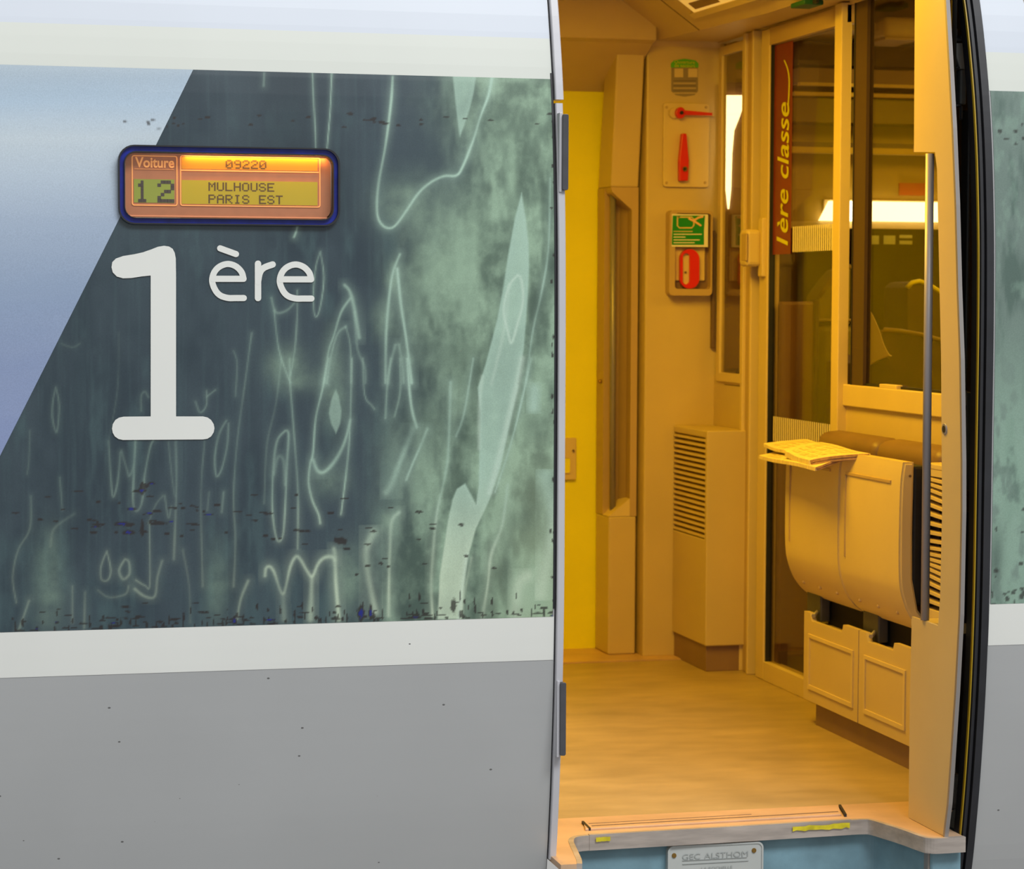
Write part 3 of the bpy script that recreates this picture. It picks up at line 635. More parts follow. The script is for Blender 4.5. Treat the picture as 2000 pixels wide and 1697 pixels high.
def quad(x0, y0, x1, y1, off):
    a = dp(*c1(x0, y0)); b = dp(*c1(x1, y1)); return bx(a[0], b[0], DY-off, DY-off+.001, b[2], a[2])
obj('screen', quad(245, 358, 562, 546, .0012), lcd_g, disp, 'green screen showing 12')
obj('screen', quad(618, 188, 1680, 296, .0012), lcd_o, disp, 'amber screen showing 09220')
obj('screen', quad(618, 366, 1680, 566, .0012), lcd_y, disp, 'yellow green screen showing MULHOUSE and PARIS EST')
obj('print_band', quad(190, 640, 1770, 668, .0012), pale, disp, 'pale amber band')
def outl(x0, y0, x1, y1, wd, r):
    a = dp(*c1(x0, y0)); b = dp(*c1(x1, y1)); 
    return ring(rrect(a[0], b[0], b[2], a[2], r), rrect(a[0]+wd, b[0]-wd, b[2]+wd, a[2]-wd, max(r-wd, .0005)), DY-.0022, DY-.0004, 'y')
obj('print_line', outl(228, 172, 586, 570, .0019, .005), linem, disp, 'amber outline'); obj('print_line', outl(606, 172, 1702, 582, .0019, .005), linem, disp, 'amber outline')
obj('print_line', quad(612, 294, 1690, 302, .0022), linem, disp, 'amber rule'); obj('print_line', quad(250, 278, 558, 286, .0022), linem, disp, 'amber rule')
def dfn(off): 
    return lambda px, py: (lambda q: (q[0], DY-off, q[2]))(ony(px, py, DY))
a = dp(*c1(255, 268)); b = dp(*c1(560, 192))
m = text_fit('Voiture', lambda u, v: (u, DY-.0024, v), a[0], b[0], a[2], b[2], .022); orient(m, FRONT); obj('lettering', m, linem, disp, 'the word Voiture')
FONT = {'0': '01110 10001 10011 10101 11001 10001 01110', '9': '01110 10001 10001 01111 00001 00001 01110', '2': '01110 10001 00001 00110 01000 10000 11111', 'M': '10001 11011 10101 10101 10001 10001 10001', 'U': '10001 10001 10001 10001 10001 10001 01110', 'L': '10000 10000 10000 10000 10000 10000 11111', 'H': '10001 10001 10001 11111 10001 10001 10001', 'O': '01110 10001 10001 10001 10001 10001 01110', 'S': '01110 10001 10000 01110 00001 10001 01110', 'E': '11111 10000 10000 11110 10000 10000 11111', 'P': '11110 10001 10001 11110 10000 10000 10000', 'A': '01110 10001 10001 11111 10001 10001 10001', 'R': '11110 10001 10001 11110 10100 10010 10001', 'I': '01110 00100 00100 00100 00100 00100 01110', 'T': '11111 00100 00100 00100 00100 00100 00100', ' ': ' '.join(['00000']*7), '1': '00100 01100 00100 00100 00100 00100 01110'}
def dots(txt, x0, y0, x1, y1, m, label, gap=.0):
    a = dp(*c1(x0, y0)); b = dp(*c1(x1, y1)); ncol = len(txt)*6-1; cw = (b[0]-a[0])/ncol; rh = (a[2]-b[2])/7
    V = []; Fc = []
    for k, ch in enumerate(txt):
        for r, row in enumerate(FONT[ch].split()):
            for c, v in enumerate(row):
                if v == '1':
                    X = a[0]+(k*6+c)*cw; Z = a[2]-(r+1)*rh; i = len(V)
                    g = -cw*.04; V += [(X+g, DY-.0018, Z+g), (X+cw-g, DY-.0018, Z+g), (X+cw-g, DY-.0018, Z+rh-g), (X+g, DY-.0018, Z+rh-g)]; Fc.append((i, i+1, i+2, i+3))
    me = me_from('pixels', V, Fc); orient(me, FRONT); return obj('lettering', me, m, disp, label)
dots('09220', 962, 208, 1280, 282, pixm, 'dark dot matrix number 09220'); dots('MULHOUSE', 828, 384, 1342, 458, pixm, 'dark dot matrix word MULHOUSE'); dots('PARIS EST', 828, 480, 1408, 556, pixm, 'dark dot matrix words PARIS EST')
dots('1', 258, 370, 362, 540, pixb, 'dark blocky 1'); dots('2', 430, 370, 560, 542, pixb, 'dark blocky 2')
dg_ = mat('display_cover_glass', (255, 255, 255), .1)
cover = glass_mat('cover_glass', (1, .97, .93)); 
obj('cover_glass', prism(rrect(dx0+.012, dx1-.012, dz0+.013, dz1-.013, .022), .008, .010, 'y'), cover, disp, 'clear cover pane')
area('display_backlight', ((dx0+dx1)/2+.06, .017, dz1-.0155), (.30, .006), .30, (1, .50, .08), (0, 0, 0))

# ---------------------------------------------------------------- vestibule shell
wf = struct('wall_back', bx(2.385, 2.66, 2.80, 3.08, 0, 2.29, .006), cream)
struct('wall_back_lower', bx(2.30, 2.40, 3.0, 3.08, 0, 2.29), cream)
lean = mat('ceiling_beige', (200, 178, 136), .5, var=.04)
struct('ceiling', prism([(2.82, 2.03), (2.60, 2.285), (2.9, 2.285)], 2.2, 2.64, 'x'), lean)
hd = struct('trim_7', prism([(2.68, 2.285), (2.68, 2.06), (2.72, 2.052), (3.02, 1.915), (3.06, 1.93), (3.06, 2.285)], .9, 2.381, 'x', .004), lean)
c = ony(1133, 141, 2.95); 
bm = bmesh.new(); bmesh.ops.create_uvsphere(bm, u_segments=14, v_segments=8, radius=.009, matrix=Matrix.Translation(ony(1134, 142, 2.965))); obj('screw', bm, brass, hd)
# yellow outer door opposite
d1 = struct('door_1', bx(.95, 2.34, 3.02, 3.07, -.02, 2.0), yellowm)
obj('latch_plate', prism(rrect(2.10, ony(1127, 900, 3.0)[0], ony(1127, 937, 3.0)[2], ony(1127, 855, 3.0)[2], .006), 3.008, 3.02, 'y', .002), cream2, d1, 'beige latch plate')
a = ony(1100, 925, 3.0); b = ony(1116, 893, 3.0)
obj('latch_recess', ring(rrect(a[0], b[0], a[2], b[2], .008), rrect(a[0]+.003, b[0]-.003, a[2]+.003, b[2]-.003, .006), 3.004, 3.012, 'y'), cream2, d1); obj('latch_slot', prism(rrect(a[0]+.003, b[0]-.003, a[2]+.003, b[2]-.003, .006), 3.0065, 3.009, 'y'), yellowm, d1, 'yellow slot')
c = ony(1120, 880, 3.004); bm = bmesh.new(); bmesh.ops.create_cone(bm, cap_ends=True, segments=10, radius1=.004, radius2=.004, depth=.006, matrix=Matrix.Translation(c) @ Matrix.Rotation(math.pi/2, 4, 'X')); obj('screw', bm, brown, d1)
# side and near shell (not seen from the front, close the room)
sdw = struct('wall_side', bx(.86, .92, .1, 3.07, 0, 2.29), mat('dark_gangway_wall', (62, 48, 38), .6)); obj('panel', bx(.92, .925, 1.0, 1.5, 1.45, 2.1), cream, sdw)
struct('wall_front_left', bx(.86, 1.30, .10, .14, -.05, 2.29), cream)
struct('wall_front_right', bx(2.45, 7, .10, .16, -.05, 2.29), cream)
struct('wall_front_top', bx(1.30, 2.45, .12, .2, 1.98, 2.29), cream)
# bulkhead to the saloon
XB = 2.63
wb = sroot('wall_bulkhead', (XB, 1.6, 0))
obj('panel', bx(XB, XB+.03, 2.40, 2.80, 0, .955), cream, wb)
obj('panel', bx(XB, XB+.03, .16, 1.60, 0, .905), cream, wb)
obj('panel', bx(XB, XB+.03, .16, .70, .905, 2.29), cream, wb)
obj('header', bx(XB, XB+.03, .16, 2.80, 2.066, 2.29), cream, wb)
obj('panel_seam', bx(XB-.0006, XB+.002, 2.515, 2.69, .925, .928), brown, wb)
# soffit box over the bulkhead with slanted face and lit diffuser
E1 = [(2.411, 2.79), (2.452, 2.45), (2.485, 2.1), (2.501, 1.95), (2.50, 1.6), (2.49, .9), (2.48, .2)]
bm = bmesh.new()
lo = [bm.verts.new((a, b, 2.07)) for a, b in E1]; up = [bm.verts.new((a-.30, b, 2.284)) for a, b in E1]; bk = [bm.verts.new((XB, b, 2.07)) for a, b in E1]
for i in range(len(E1)-1):
    bm.faces.new([lo[i], lo[i+1], up[i+1], up[i]]); bm.faces.new([lo[i], bk[i], bk[i+1], lo[i+1]])
bmesh.ops.recalc_face_normals(bm, faces=bm.faces[:])
sof = struct('trim_8', bm, lean)
def soffit_pt(y, s, off=.004):
    xs = [e[0] for e in E1][::-1]; ys = [e[1] for e in E1][::-1]; x = float(np.interp(y, ys, xs)); nrm = np.array([-.214, 0, -.30])/math.hypot(.214, .30)
    return (x-.30*s+nrm[0]*off, y, 2.07+.214*s+nrm[2]*off)
def soffit_quad(y0, y1, s0, s1, off=.004):
    V = [soffit_pt(y0, s0, off), soffit_pt(y1, s0, off), soffit_pt(y1, s1, off), soffit_pt(y0, s1, off), soffit_pt(y0, s0, 0), soffit_pt(y1, s0, 0), soffit_pt(y1, s1, 0), soffit_pt(y0, s1, 0)]
    return me_from('q', V, [(0, 1, 2, 3), (4, 5, 1, 0), (5, 6, 2, 1), (6, 7, 3, 2), (7, 4, 0, 3)])
obj('panel_seam', soffit_quad(2.446, 2.452, .0, .9, .001), brown, sof, 'dark joint line')
cl = thing('ceiling_lamp', 'lit slanted ceiling lamp diffuser at the top above the sliding door', 'lamp', (2.35, 1.9, 2.2))
obj('diffuser', soffit_quad(1.55, 2.32, .22, 1.0, .010), lamp_soft, cl); obj('frame', soffit_quad(1.5, 2.36, .16, .22, .012), cream2, cl)
obj('louvre', soffit_quad(1.75, 2.28, .26, .34, .013), plinthm, cl, 'brownish band')
eg = thing('green_ceiling_sign', 'small dark green sign under the ceiling above the sliding door', 'sign', (2.57, 1.74, 2.05))
q = onz(1575, 8, 2.062); obj('panel', bx(q[0]-.03, q[0]+.03, q[1]-.06, q[1]+.05, 2.054, 2.068, .003), mat('dark_green', (20, 90, 60), .5), eg); obj('bracket', bx(q[0]-.004, q[0]+.004, q[1]-.09, q[1]-.06, 2.056, 2.069), darkm, eg)

# windows in the bulkhead
def win_frame(name, y0, y1, z0, z1, fw, root, m=cream2, x0=XB-.008, x1=XB+.010):
    obj('frame_side', bx(x0, x1, y0-fw, y0, z0-fw, z1+fw, .002), m, root); obj('frame_side', bx(x0, x1, y1, y1+fw, z0-fw, z1+fw, .002), m, root)
    obj('frame_top', bx(x0, x1, y0, y1, z1, z1+fw, .002), m, root); obj('frame_bottom', bx(x0, x1, y0, y1, z0-fw, z0, .002), m, root)
w1 = sroot('window_1', (XB, 2.62, .96)); win_frame('w', 2.52, 2.725, .966, 2.02, .03, w1)
obj('pane', bx(XB+.000, XB+.004, 2.52, 2.725, .966, 2.02), winglass, w1)
w2 = sroot('window_2', (XB, 1.2, .96))
obj('frame_bottom', bx(XB-.012, XB+.03, .5, 1.60, .905, .967, .003), cream2, w2); obj('frame_top', bx(XB-.004, XB+.03, .5, 1.60, 2.06, 2.075), cream2, w2)
obj('gasket', bx(XB-.002, XB+.02, 1.47, 1.56, .967, 2.06), mat('dark_brown_gasket', (74, 56, 48), .5), w2, 'dark brown gasket'); obj('gasket', bx(XB+.004, XB+.02, .5, 1.47, .967, .974), darkm, w2)
obj('gasket', bx(XB-.004, XB+.02, 1.556, 1.562, .967, 2.06), darkm, w2)
obj('pane', bx(XB+.008, XB+.012, .5, 1.47, .967, 2.06), winglass, w2)
q = onx(1740, 752, XB); obj('window_catch', bx(XB-.010, XB+.01, q[1]-.06, q[1]+.06, .966, .978, .002), cream2, w2)
# post
struct('trim_9', bx(XB-.028, XB+.005, 1.60, 1.655, 0, 2.066, .003), cream2)
# jambs
jm = sroot('trim_10', (XB, 2.45, 0))
obj('jamb_rib', bx(XB-.022, XB+.008, 2.452, 2.475, 0, 2.066, .003), cream2, jm); obj('jamb_plate', bx(XB-.012, XB+.008, 2.375, 2.452, 0, 2.066, .002), tan, jm); obj('jamb_rib', bx(XB-.026, XB+.03, 2.365, 2.380, 0, 2.066, .003), cream2, jm)
obj('jamb_shadow_gap', bx(XB+.012, XB+.03, 2.325, 2.365, 0, 2.066), blackm, jm, 'dark gap')
obj('wall_strip', bx(XB, XB+.008, 2.475, 2.49, 0, 2.066), cream, jm)
for py in (1266, 1305):
    q = onx(1463, py, XB-.013); bm = bmesh.new(); bmesh.ops.create_uvsphere(bm, u_segments=10, v_segments=6, radius=.006, matrix=Matrix.Translation(q)); obj('screw', bm, alu, jm)
# sliding door
d2 = sroot('door_2', (XB, 2.0, 0))
obj('stile', bx(XB-.012, XB+.03, 2.252, 2.325, .0, 2.06, .003), cream2, d2); obj('top_rail', bx(XB-.012, XB+.03, 1.60, 2.252, 2.008, 2.062, .002), tan, d2)
obj('bottom_rail', bx(XB-.012, XB+.03, 1.50, 2.252, .0, .060, .002), cream2, d2); obj('stile', bx(XB-.004, XB+.010, 1.640, 1.662, .06, 2.008), yline if False else cream2, d2)
obj('glass_pane', bx(XB+.006, XB+.011, 1.655, 2.252, .06, 2.008), winglass, d2)
obj('glass_gasket', bx(XB-.006, XB+.012, 2.246, 2.254, .06, 2.008), darkm, d2)
stm = mat('white_glass_stripe', (235, 225, 200), .5, var=0)
def stripes(z0, z1, y0, y1, n):
    bm = bmesh.new(); p_ = (y1-y0)/n
    for i in range(n): bx(XB+.0035, XB+.0045, y0+i*p_, y0+(i+.50)*p_, z0, z1, bm=bm)
    return bm
obj('stripe_band', stripes(1.357, 1.435, 1.665, 2.075, 24), stm, d2, 'upper band of thin white stripes'); obj('stripe_band', stripes(.765, .843, 1.665, 2.232, 32), stm, d2, 'lower band of thin white stripes')
obj('class_sign', bx(XB+.003, XB+.0045, 2.085, 2.243, 1.352, 2.006), claret, d2, 'upright claret strip')
def cz(px, py): q = onx(px, py, XB+.002); return (q[0], q[1], q[2])
def cs(*P): return [(1490+x/4.04, 80+y/4.04) for x, y in P]
me = text_mesh('1\u00e8re classe', 1.0, bold=.012, shear=.25); vs = np.array([v.co[:] for v in me.vertices]); lo_ = vs.min(0); hi_ = vs.max(0)
ya, yb = cz(1541, 300)[1], cz(1519, 300)[1]; za, zb_ = cz(1530, 480)[2], cz(1530, 200)[2]
for v in me.vertices: u = (v.co.x-lo_[0])/(hi_[0]-lo_[0]); q = (v.co.y-lo_[1])/(hi_[1]-lo_[1]); v.co = (XB+.0015, ya+(yb-ya)*q, za+(zb_-za)*u)
orient(me, LEFT); obj('lettering', me, ygreen, d2, 'yellow green words 1ere classe running upward')
V, Fq = ribbon([cs((200, 500), (206, 400), (207, 300), (195, 220), (170, 155))], 2.6, cz, lift=(0, 0, 0)); m = me_from('l', V, Fq); orient(m, LEFT); obj('flourish', m, ygreen, d2, 'thin curved flourish')
obj('handle_plate', bx(XB-.026, XB-.010, 2.262, 2.300, 1.283, 1.468, .004), cream2, d2); obj('handle', bx(XB-.075, XB-.022, 2.275, 2.345, 1.315, 1.432, .014, 3), cream2, d2, 'rounded cream pull handle')
obj('handle_recess', bx(XB-.0765, XB-.070, 2.270, 2.318, 1.332, 1.420, .003), tan, d2)

# ---------------------------------------------------------------- door pillars with handrails
def edge_poly():
    pxs = [(1845,1634),(1853,1570),(1858,1500),(1868,1350),(1876,1200),(1880,1000),(1880,900),(1877,700),(1872,560),(1868,400),(1862,250),(1855,120),(1848,0)]
    return [(onx(x, y, 2.255)[1], onx(x, y, 2.255)[2]) for x, y in pxs]
EP = edge_poly(); EP[-1] = (EP[-1][0], EP[-1][1]); EP.append((EP[-1][0]+.03, 1.975))
pn = thing('door_pillar', 'cream near door pillar lining with a cut-out for the upright grab rail', 'pillar', (2.27, .15, 0))
inner = [(.266, 1.975), (.262, 1.562)]
def ptp(px, py): q = onx(px, py, 2.255); return (q[1], q[2])
notch = [ptp(1785, 297), ptp(1826, 297), ptp(1830, 330), ptp(1838, 700), ptp(1840, 1000), ptp(1836, 1170), ptp(1832, 1222), ptp(1781, 1204)]
poly = [(.236, .002)]+[(y, max(z, .002)) for y, z in EP]+[(.266, 1.975)]+notch+[(.238, .3)]
o = obj('lining', prism(poly, 2.255, 2.261, 'x'), cream, pn)
bm = bmesh.new(); bm.from_mesh(o.data); bmesh.ops.triangulate(bm, faces=[f for f in bm.faces if len(f.verts) > 4]); bm.to_mesh(o.data); bm.free()
# metal edge trim along the outer edge
n = len(EP); bm = bmesh.new(); rows = []
for y, z in EP: rows.append([bm.verts.new(v) for v in ((2.2525, y-.0045, z), (2.2525, y+.005, z), (2.262, y+.005, z), (2.262, y-.0045, z))])
for i in range(n-1):
    for k in range(4): bm.faces.new([rows[i][k], rows[i][(k+1) % 4], rows[i+1][(k+1) % 4], rows[i+1][k]])
bm.faces.new(rows[0]); bm.faces.new(rows[-1][::-1]); bmesh.ops.recalc_face_normals(bm, faces=bm.faces[:]); obj('edge_trim', bm, alu, pn, 'pale metal edge strip')
# ledges of the cut-out
yb0, yb1 = ptp(1785, 1204), ptp(1832, 1222)
obj('ledge', prism([(2.2555, .236), (2.2555, .088), (2.30, .075), (2.36, .10), (2.33, .238)], .455, .470, 'z'), cream2, pn, 'lower ledge of the cut-out')
obj('ledge', prism([(2.2555, .262), (2.2555, .13), (2.285, .118), (2.31, .24)], 1.556, 1.572, 'z'), brown, pn, 'upper ledge of the cut-out')
ra = ony(1813, 300, .165); rb = ony(1803.5, 1207, .165)
obj('handrail', tube([(ra[0]+.004, .165, ra[2]), (rb[0]+.004, .165, rb[2]-.005)], .0098, 16), railm, pn, 'satin steel grab rail')
q = onx(1845, 838, 2.2545); bm = bmesh.new()
bmesh.ops.create_cone(bm, cap_ends=True, segments=24, radius1=.014, radius2=.012, depth=.004, matrix=Matrix.Translation(q) @ Matrix.Rotation(-math.pi/2, 4, 'Y')); lk = obj('lock', bm, railm, pn, 'round chrome lock')
bm = bmesh.new(); bmesh.ops.create_cone(bm, cap_ends=True, segments=20, radius1=.008, radius2=.008, depth=.0052, matrix=Matrix.Translation(q) @ Matrix.Rotation(-math.pi/2, 4, 'Y')); obj('keyhole', bm, darkm, lk)
# far pillar
FPX0, FPX1, FY0, FY1 = 2.277, 2.374, 2.85, 3.01
pf = thing('door_pillar', 'cream far door pillar beside the yellow door with a recessed upright grab rail', 'pillar', (2.33, 2.93, 0))
zn0, zn1 = .505, 1.555
obj('lining', bx(FPX0, FPX1, FY0, FY1, .004, zn0-.03, .006), cream, pf, 'lower part of the lining'); 
bm = bx(FPX0, FPX1, FY0, FY1, zn1+.03, 2.10, .006)
for v in bm.verts:
    if v.co.z > 1.7: v.co.y -= .06*(v.co.z-1.6)/.5*1.2
    if v.co.z > 2.0 and v.co.y > 2.9: v.co.z -= .12
obj('lining', bm, cream, pf, 'upper part of the lining')
cr_ = ony(1232, 700, FY0)[0]
secL = [(FPX0, 2.925), (FPX0+.0, FY1), (FPX1, FY1), (FPX1, FY0), (cr_, FY0), (cr_, 2.90), (cr_-.012, 2.955), (FPX0+.038, 2.985), (FPX0+.030, 2.935)]
obj('lining', prism(secL, zn0-.03, zn1+.03, 'z'), tan, pf, 'recessed middle of the lining')
# slanted ends of the recess
obj('ledge', prism([(FPX0, zn0-.03), (cr_, zn0-.03), (cr_, zn0+.03), (FPX0+.01, zn0-.022)], FY0+.001, 2.985, 'y'), cream2, pf); obj('ledge', prism([(FPX0, zn1+.03), (cr_, zn1+.03), (cr_, zn1-.045), (FPX0+.006, zn1+.012)], FY0+.001, 2.985, 'y'), tan, pf)
obj('handrail', tube([(2.306, 2.905, zn0-.02), (2.300, 2.905, zn1+.02)], .010, 14), railm, pf, 'satin steel grab rail')
q = ony(1157, 744, 3.0); bm = bmesh.new(); bmesh.ops.create_uvsphere(bm, u_segments=10, v_segments=6, radius=.007, matrix=Matrix.Translation((2.272, 2.95, q[2]))); obj('latch_knob', bm, brass, pf)

# ---------------------------------------------------------------- lever panel, sticker, emergency box on the back wall
YW = 2.80
def wy(px, py, y=YW): q = ony(px, py, y); return q[0], q[2]
a = wy(1293, 365); b = wy(1384, 203)
lp = thing('lever_panel', 'cream metal panel with two red levers above the green emergency box', 'panel', ((a[0]+b[0])/2, YW, a[1]))
obj('plate', prism(rrect(a[0], b[0], a[1], b[1], .010), YW-.012, YW, 'y', .002), cream2, lp)
for px, py in ((1300, 210), (1377, 210), (1300, 357), (1375, 357)):
    q = wy(px, py); bm = bmesh.new(); bmesh.ops.create_cone(bm, cap_ends=True, segments=12, radius1=.005, radius2=.004, depth=.004, matrix=Matrix.Translation((q[0], YW-.0135, q[1])) @ Matrix.Rotation(math.pi/2, 4, 'X')); obj('screw', bm, tan, lp)
def cyl(x, y, z, r, d, r2=None, seg=20):
    bm = bmesh.new(); bmesh.ops.create_cone(bm, cap_ends=True, segments=seg, radius1=r, radius2=r2 or r, depth=d, matrix=Matrix.Translation((x, y, z)) @ Matrix.Rotation(math.pi/2, 4, 'X')); return bm
q = wy(1316, 222); obj('lever_boss', cyl(q[0]-.006, YW-.018, q[1], .019, .014, .017), cream2, lp)
lv = obj('lever', prism([(wy(1322, 222)[0]+dx_, wy(1322, 222)[1]+dz_) for dx_, dz_ in [(.016*math.cos(t*math.pi/8), .019*math.sin(t*math.pi/8)) for t in range(16)]], YW-.045, YW-.022, 'y', .002), redm, lp, 'red horizontal lever')
obj('lever_arm', prism([(wy(1330, 217)[0], wy(1330, 217)[1]), (wy(1384, 222)[0], wy(1384, 222)[1]), (wy(1384, 227)[0], wy(1384, 227)[1]), (wy(1330, 226)[0], wy(1330, 226)[1])], YW-.040, YW-.030, 'y'), redm, lv); obj('lever_bolt', cyl(wy(1323, 222)[0], YW-.047, wy(1323, 222)[1], .006, .006), darkm, lv)
lv2 = obj('lever', prism([wy(*p) for p in ((1321, 354), (1338, 354), (1339.5, 315), (1335, 262), (1326, 262), (1320.5, 315))], YW-.036, YW-.014, 'y', .003), redm, lp, 'red upright lever'); obj('lever_bolt', cyl(wy(1331, 331)[0], YW-.038, wy(1331, 331)[1], .0085, .006), brass, lv2); obj('lever_bolt', cyl(wy(1330, 331)[0], YW-.0415, wy(1330, 331)[1], .005, .003), darkm, lv2)
# round-topped sticker
st = thing('door_release_sticker', 'green topped instruction sticker with grey text lines above the lever panel', 'sticker', (2.52, YW, 1.88))
def stk(P, off, m, name, label=None, par=st): 
    return obj(name, prism([wy(*p) for p in P], YW-off, YW-off+.0008, 'y'), m, par, label)
gp = mat('grey_beige_print', (150, 135, 110), .5)
stk([(1311, 131), (1363, 131), (1363, 178), (1356, 186), (1337, 189), (1320, 186), (1311, 178)], .0010, gp, 'backing')
stk([(1310, 132), (1310, 124), (1316, 118), (1337, 115), (1358, 118), (1364, 124), (1364, 132)], .0016, lgreen, 'header', 'green arched header')
stk([(1317, 134), (1334, 134), (1334, 151), (1317, 151)], .0018, cream2, 'picture'); stk([(1344, 134), (1362, 134), (1362, 151), (1344, 151)], .0018, cream2, 'picture')
for t, y0 in (('Ouverture', 124), ('de secours', 131)):
    a = wy(1317, y0); b = wy(1357, y0-5.5); m = text_fit(t, lambda u, v: (u, YW-.0022, v), a[0], b[0], a[1], b[1]); orient(m, FRONT); obj('lettering', m, ygreen, st, t)
for k in range(6): stk([(1315, 157+k*4.8), (1359, 157+k*4.8), (1359, 158.8+k*4.8), (1315, 158.8+k*4.8)], .0017, cream if k % 2 else greyprint, 'text_line')
# emergency box
a = wy(1299, 577); b = wy(1384, 412)
eb = thing('emergency_box', 'tan wall box with green sticker over a red oval emergency handle', 'box', ((a[0]+b[0])/2, YW, a[1]))
obj('housing', ring(rrect(a[0], b[0], a[1], b[1], .014), rrect(a[0]+.020, b[0]-.006, a[1]+.022, b[1]-.010, .010), YW-.045, YW, 'y'), tan, eb); obj('back_panel', prism(rrect(a[0]+.01, b[0]-.004, a[1]+.01, b[1]-.006, .01), YW-.012, YW, 'y'), plinthm, eb)
g0 = wy(1309, 482, YW-.03); g1 = wy(1380, 419, YW-.03)
obj('sticker', bx(g0[0], g1[0], YW-.047, YW-.043, g0[1], g1[1]), whites, eb, 'white edged green sticker')
def gq(px, py): q = ony(px, py, YW-.048); return (q[0], YW-.0482, q[2])
m = me_from('g', [gq(*p) for p in ((1312, 478), (1375, 478), (1375, 450), (1377, 421), (1314, 421))], [(0, 1, 2, 3, 4)]); orient(m, FRONT); obj('sticker_field', m, greens, eb)
V, Fq = ribbon([[(1323, 424), (1351, 424), (1355, 428), (1355, 440), (1351, 445), (1327, 445), (1323, 441), (1323, 427), (1326, 424)]], 2.6, lambda x, y: (lambda g: (g[0], g[1]-.0006, g[2]))(gq(x, y)), False); m = me_from('i', V, Fq); orient(m, FRONT); obj('pictogram', m, cream2, eb, 'cream outline of a window pane')
V, Fq = ribbon([[(1346, 427), (1356, 432), (1368, 440)], [(1354, 431), (1364, 425), (1372, 423)]], 4, lambda x, y: (lambda g: (g[0], g[1]-.0009, g[2]))(gq(x, y)), False); m = me_from('i', V, Fq); orient(m, FRONT); obj('pictogram', m, mat('skin_print', (240, 190, 150), .5), eb, 'hand holding a hammer')
for k, wdt in enumerate((36, 54, 22, 50, 40)):
    y0 = 452+k*5.5; V, Fq = ribbon([[(1316, y0), (1316+wdt, y0)]], 1.7, lambda x, y: (lambda g: (g[0], g[1]-.0006, g[2]))(gq(x, y)), False); m = me_from('i', V, Fq); orient(m, FRONT); obj('text_line', m, whites if k else cream2, eb)
pl0 = wy(1309, 548); pl1 = wy(1373, 484); obj('cover_plate', bx(pl0[0], pl1[0], YW-.022, YW-.010, pl0[1], pl1[1], .002), cream2, eb)
def oval(cx, cy, rx, ry, n=28):
    P = []
    for i in range(n):
        t = 2*math.pi*i/n; c_, s_ = math.cos(t), math.sin(t); st_ = ry-rx
        P.append((cx+rx*c_, cy+rx*s_+(st_ if s_ > 0 else -st_)))
    return P
h0 = wy(1343, 525, YW-.03); s_ = 1.62e-3
obj('handle', ring(oval(h0[0]+.004, h0[1], .034, .066), oval(h0[0]-.008, h0[1], .0125, .052), YW-.042, YW-.026, 'y'), redm, eb, 'red oval pull handle'); obj('handle_core', prism(oval(h0[0]-.008, h0[1], .013, .052), YW-.031, YW-.024, 'y'), cream2, eb); obj('screw', cyl(h0[0]-.008, YW-.032, h0[1]-.012, .004, .003), brown, eb)
obj('corner_shade', bx(2.614, 2.627, YW-.02, YW, 1.045, 1.44, .003), brown, wf, 'dark upright strip of painted shade beside the box')  # brown strip stands in for the shade in the wall corner

# ---------------------------------------------------------------- heater with slatted side in the corner
hx0, hx1, hy0, hy1 = 2.488, 2.628, 2.44, 2.798
ht = thing('corner_heater', 'cream corner heater box with horizontal slats on brown plinth', 'heater', (2.56, 2.6, 0))
hz1, hz0 = .785, .085; sz1, sz0 = .762, .432
obj('casing', bx(hx0, hx1, hy0+.012, hy1, hz0, sz0, .004), cream, ht, 'lower casing'); obj('casing_top', bx(hx0, hx1, hy0+.012, hy1, sz1, hz1, .004), cream, ht)
obj('casing_front', bx(hx0-.001, hx1, hy0, hy0+.02, hz0, hz1+.001, .004), cream, ht); obj('core', bx(hx0+.022, hx1, hy0+.02, hy1, sz0, sz1), brown, ht)
ns = 19
for i in range(ns):
    z = sz0+(sz1-sz0)*(i+.5)/ns; me_s = prism([(hx0, z-.0046), (hx0+.004, z-.0046), (hx0+.022, z+.002), (hx0+.022, z+.007), (hx0, z+.0028)], hy0+.006, hy1, 'y'); obj('slat', me_s, cream2, ht)
obj('plinth', bx(2.495, hx1-.004, 2.455, hy1, .0, hz0, .002), plinthm, ht)

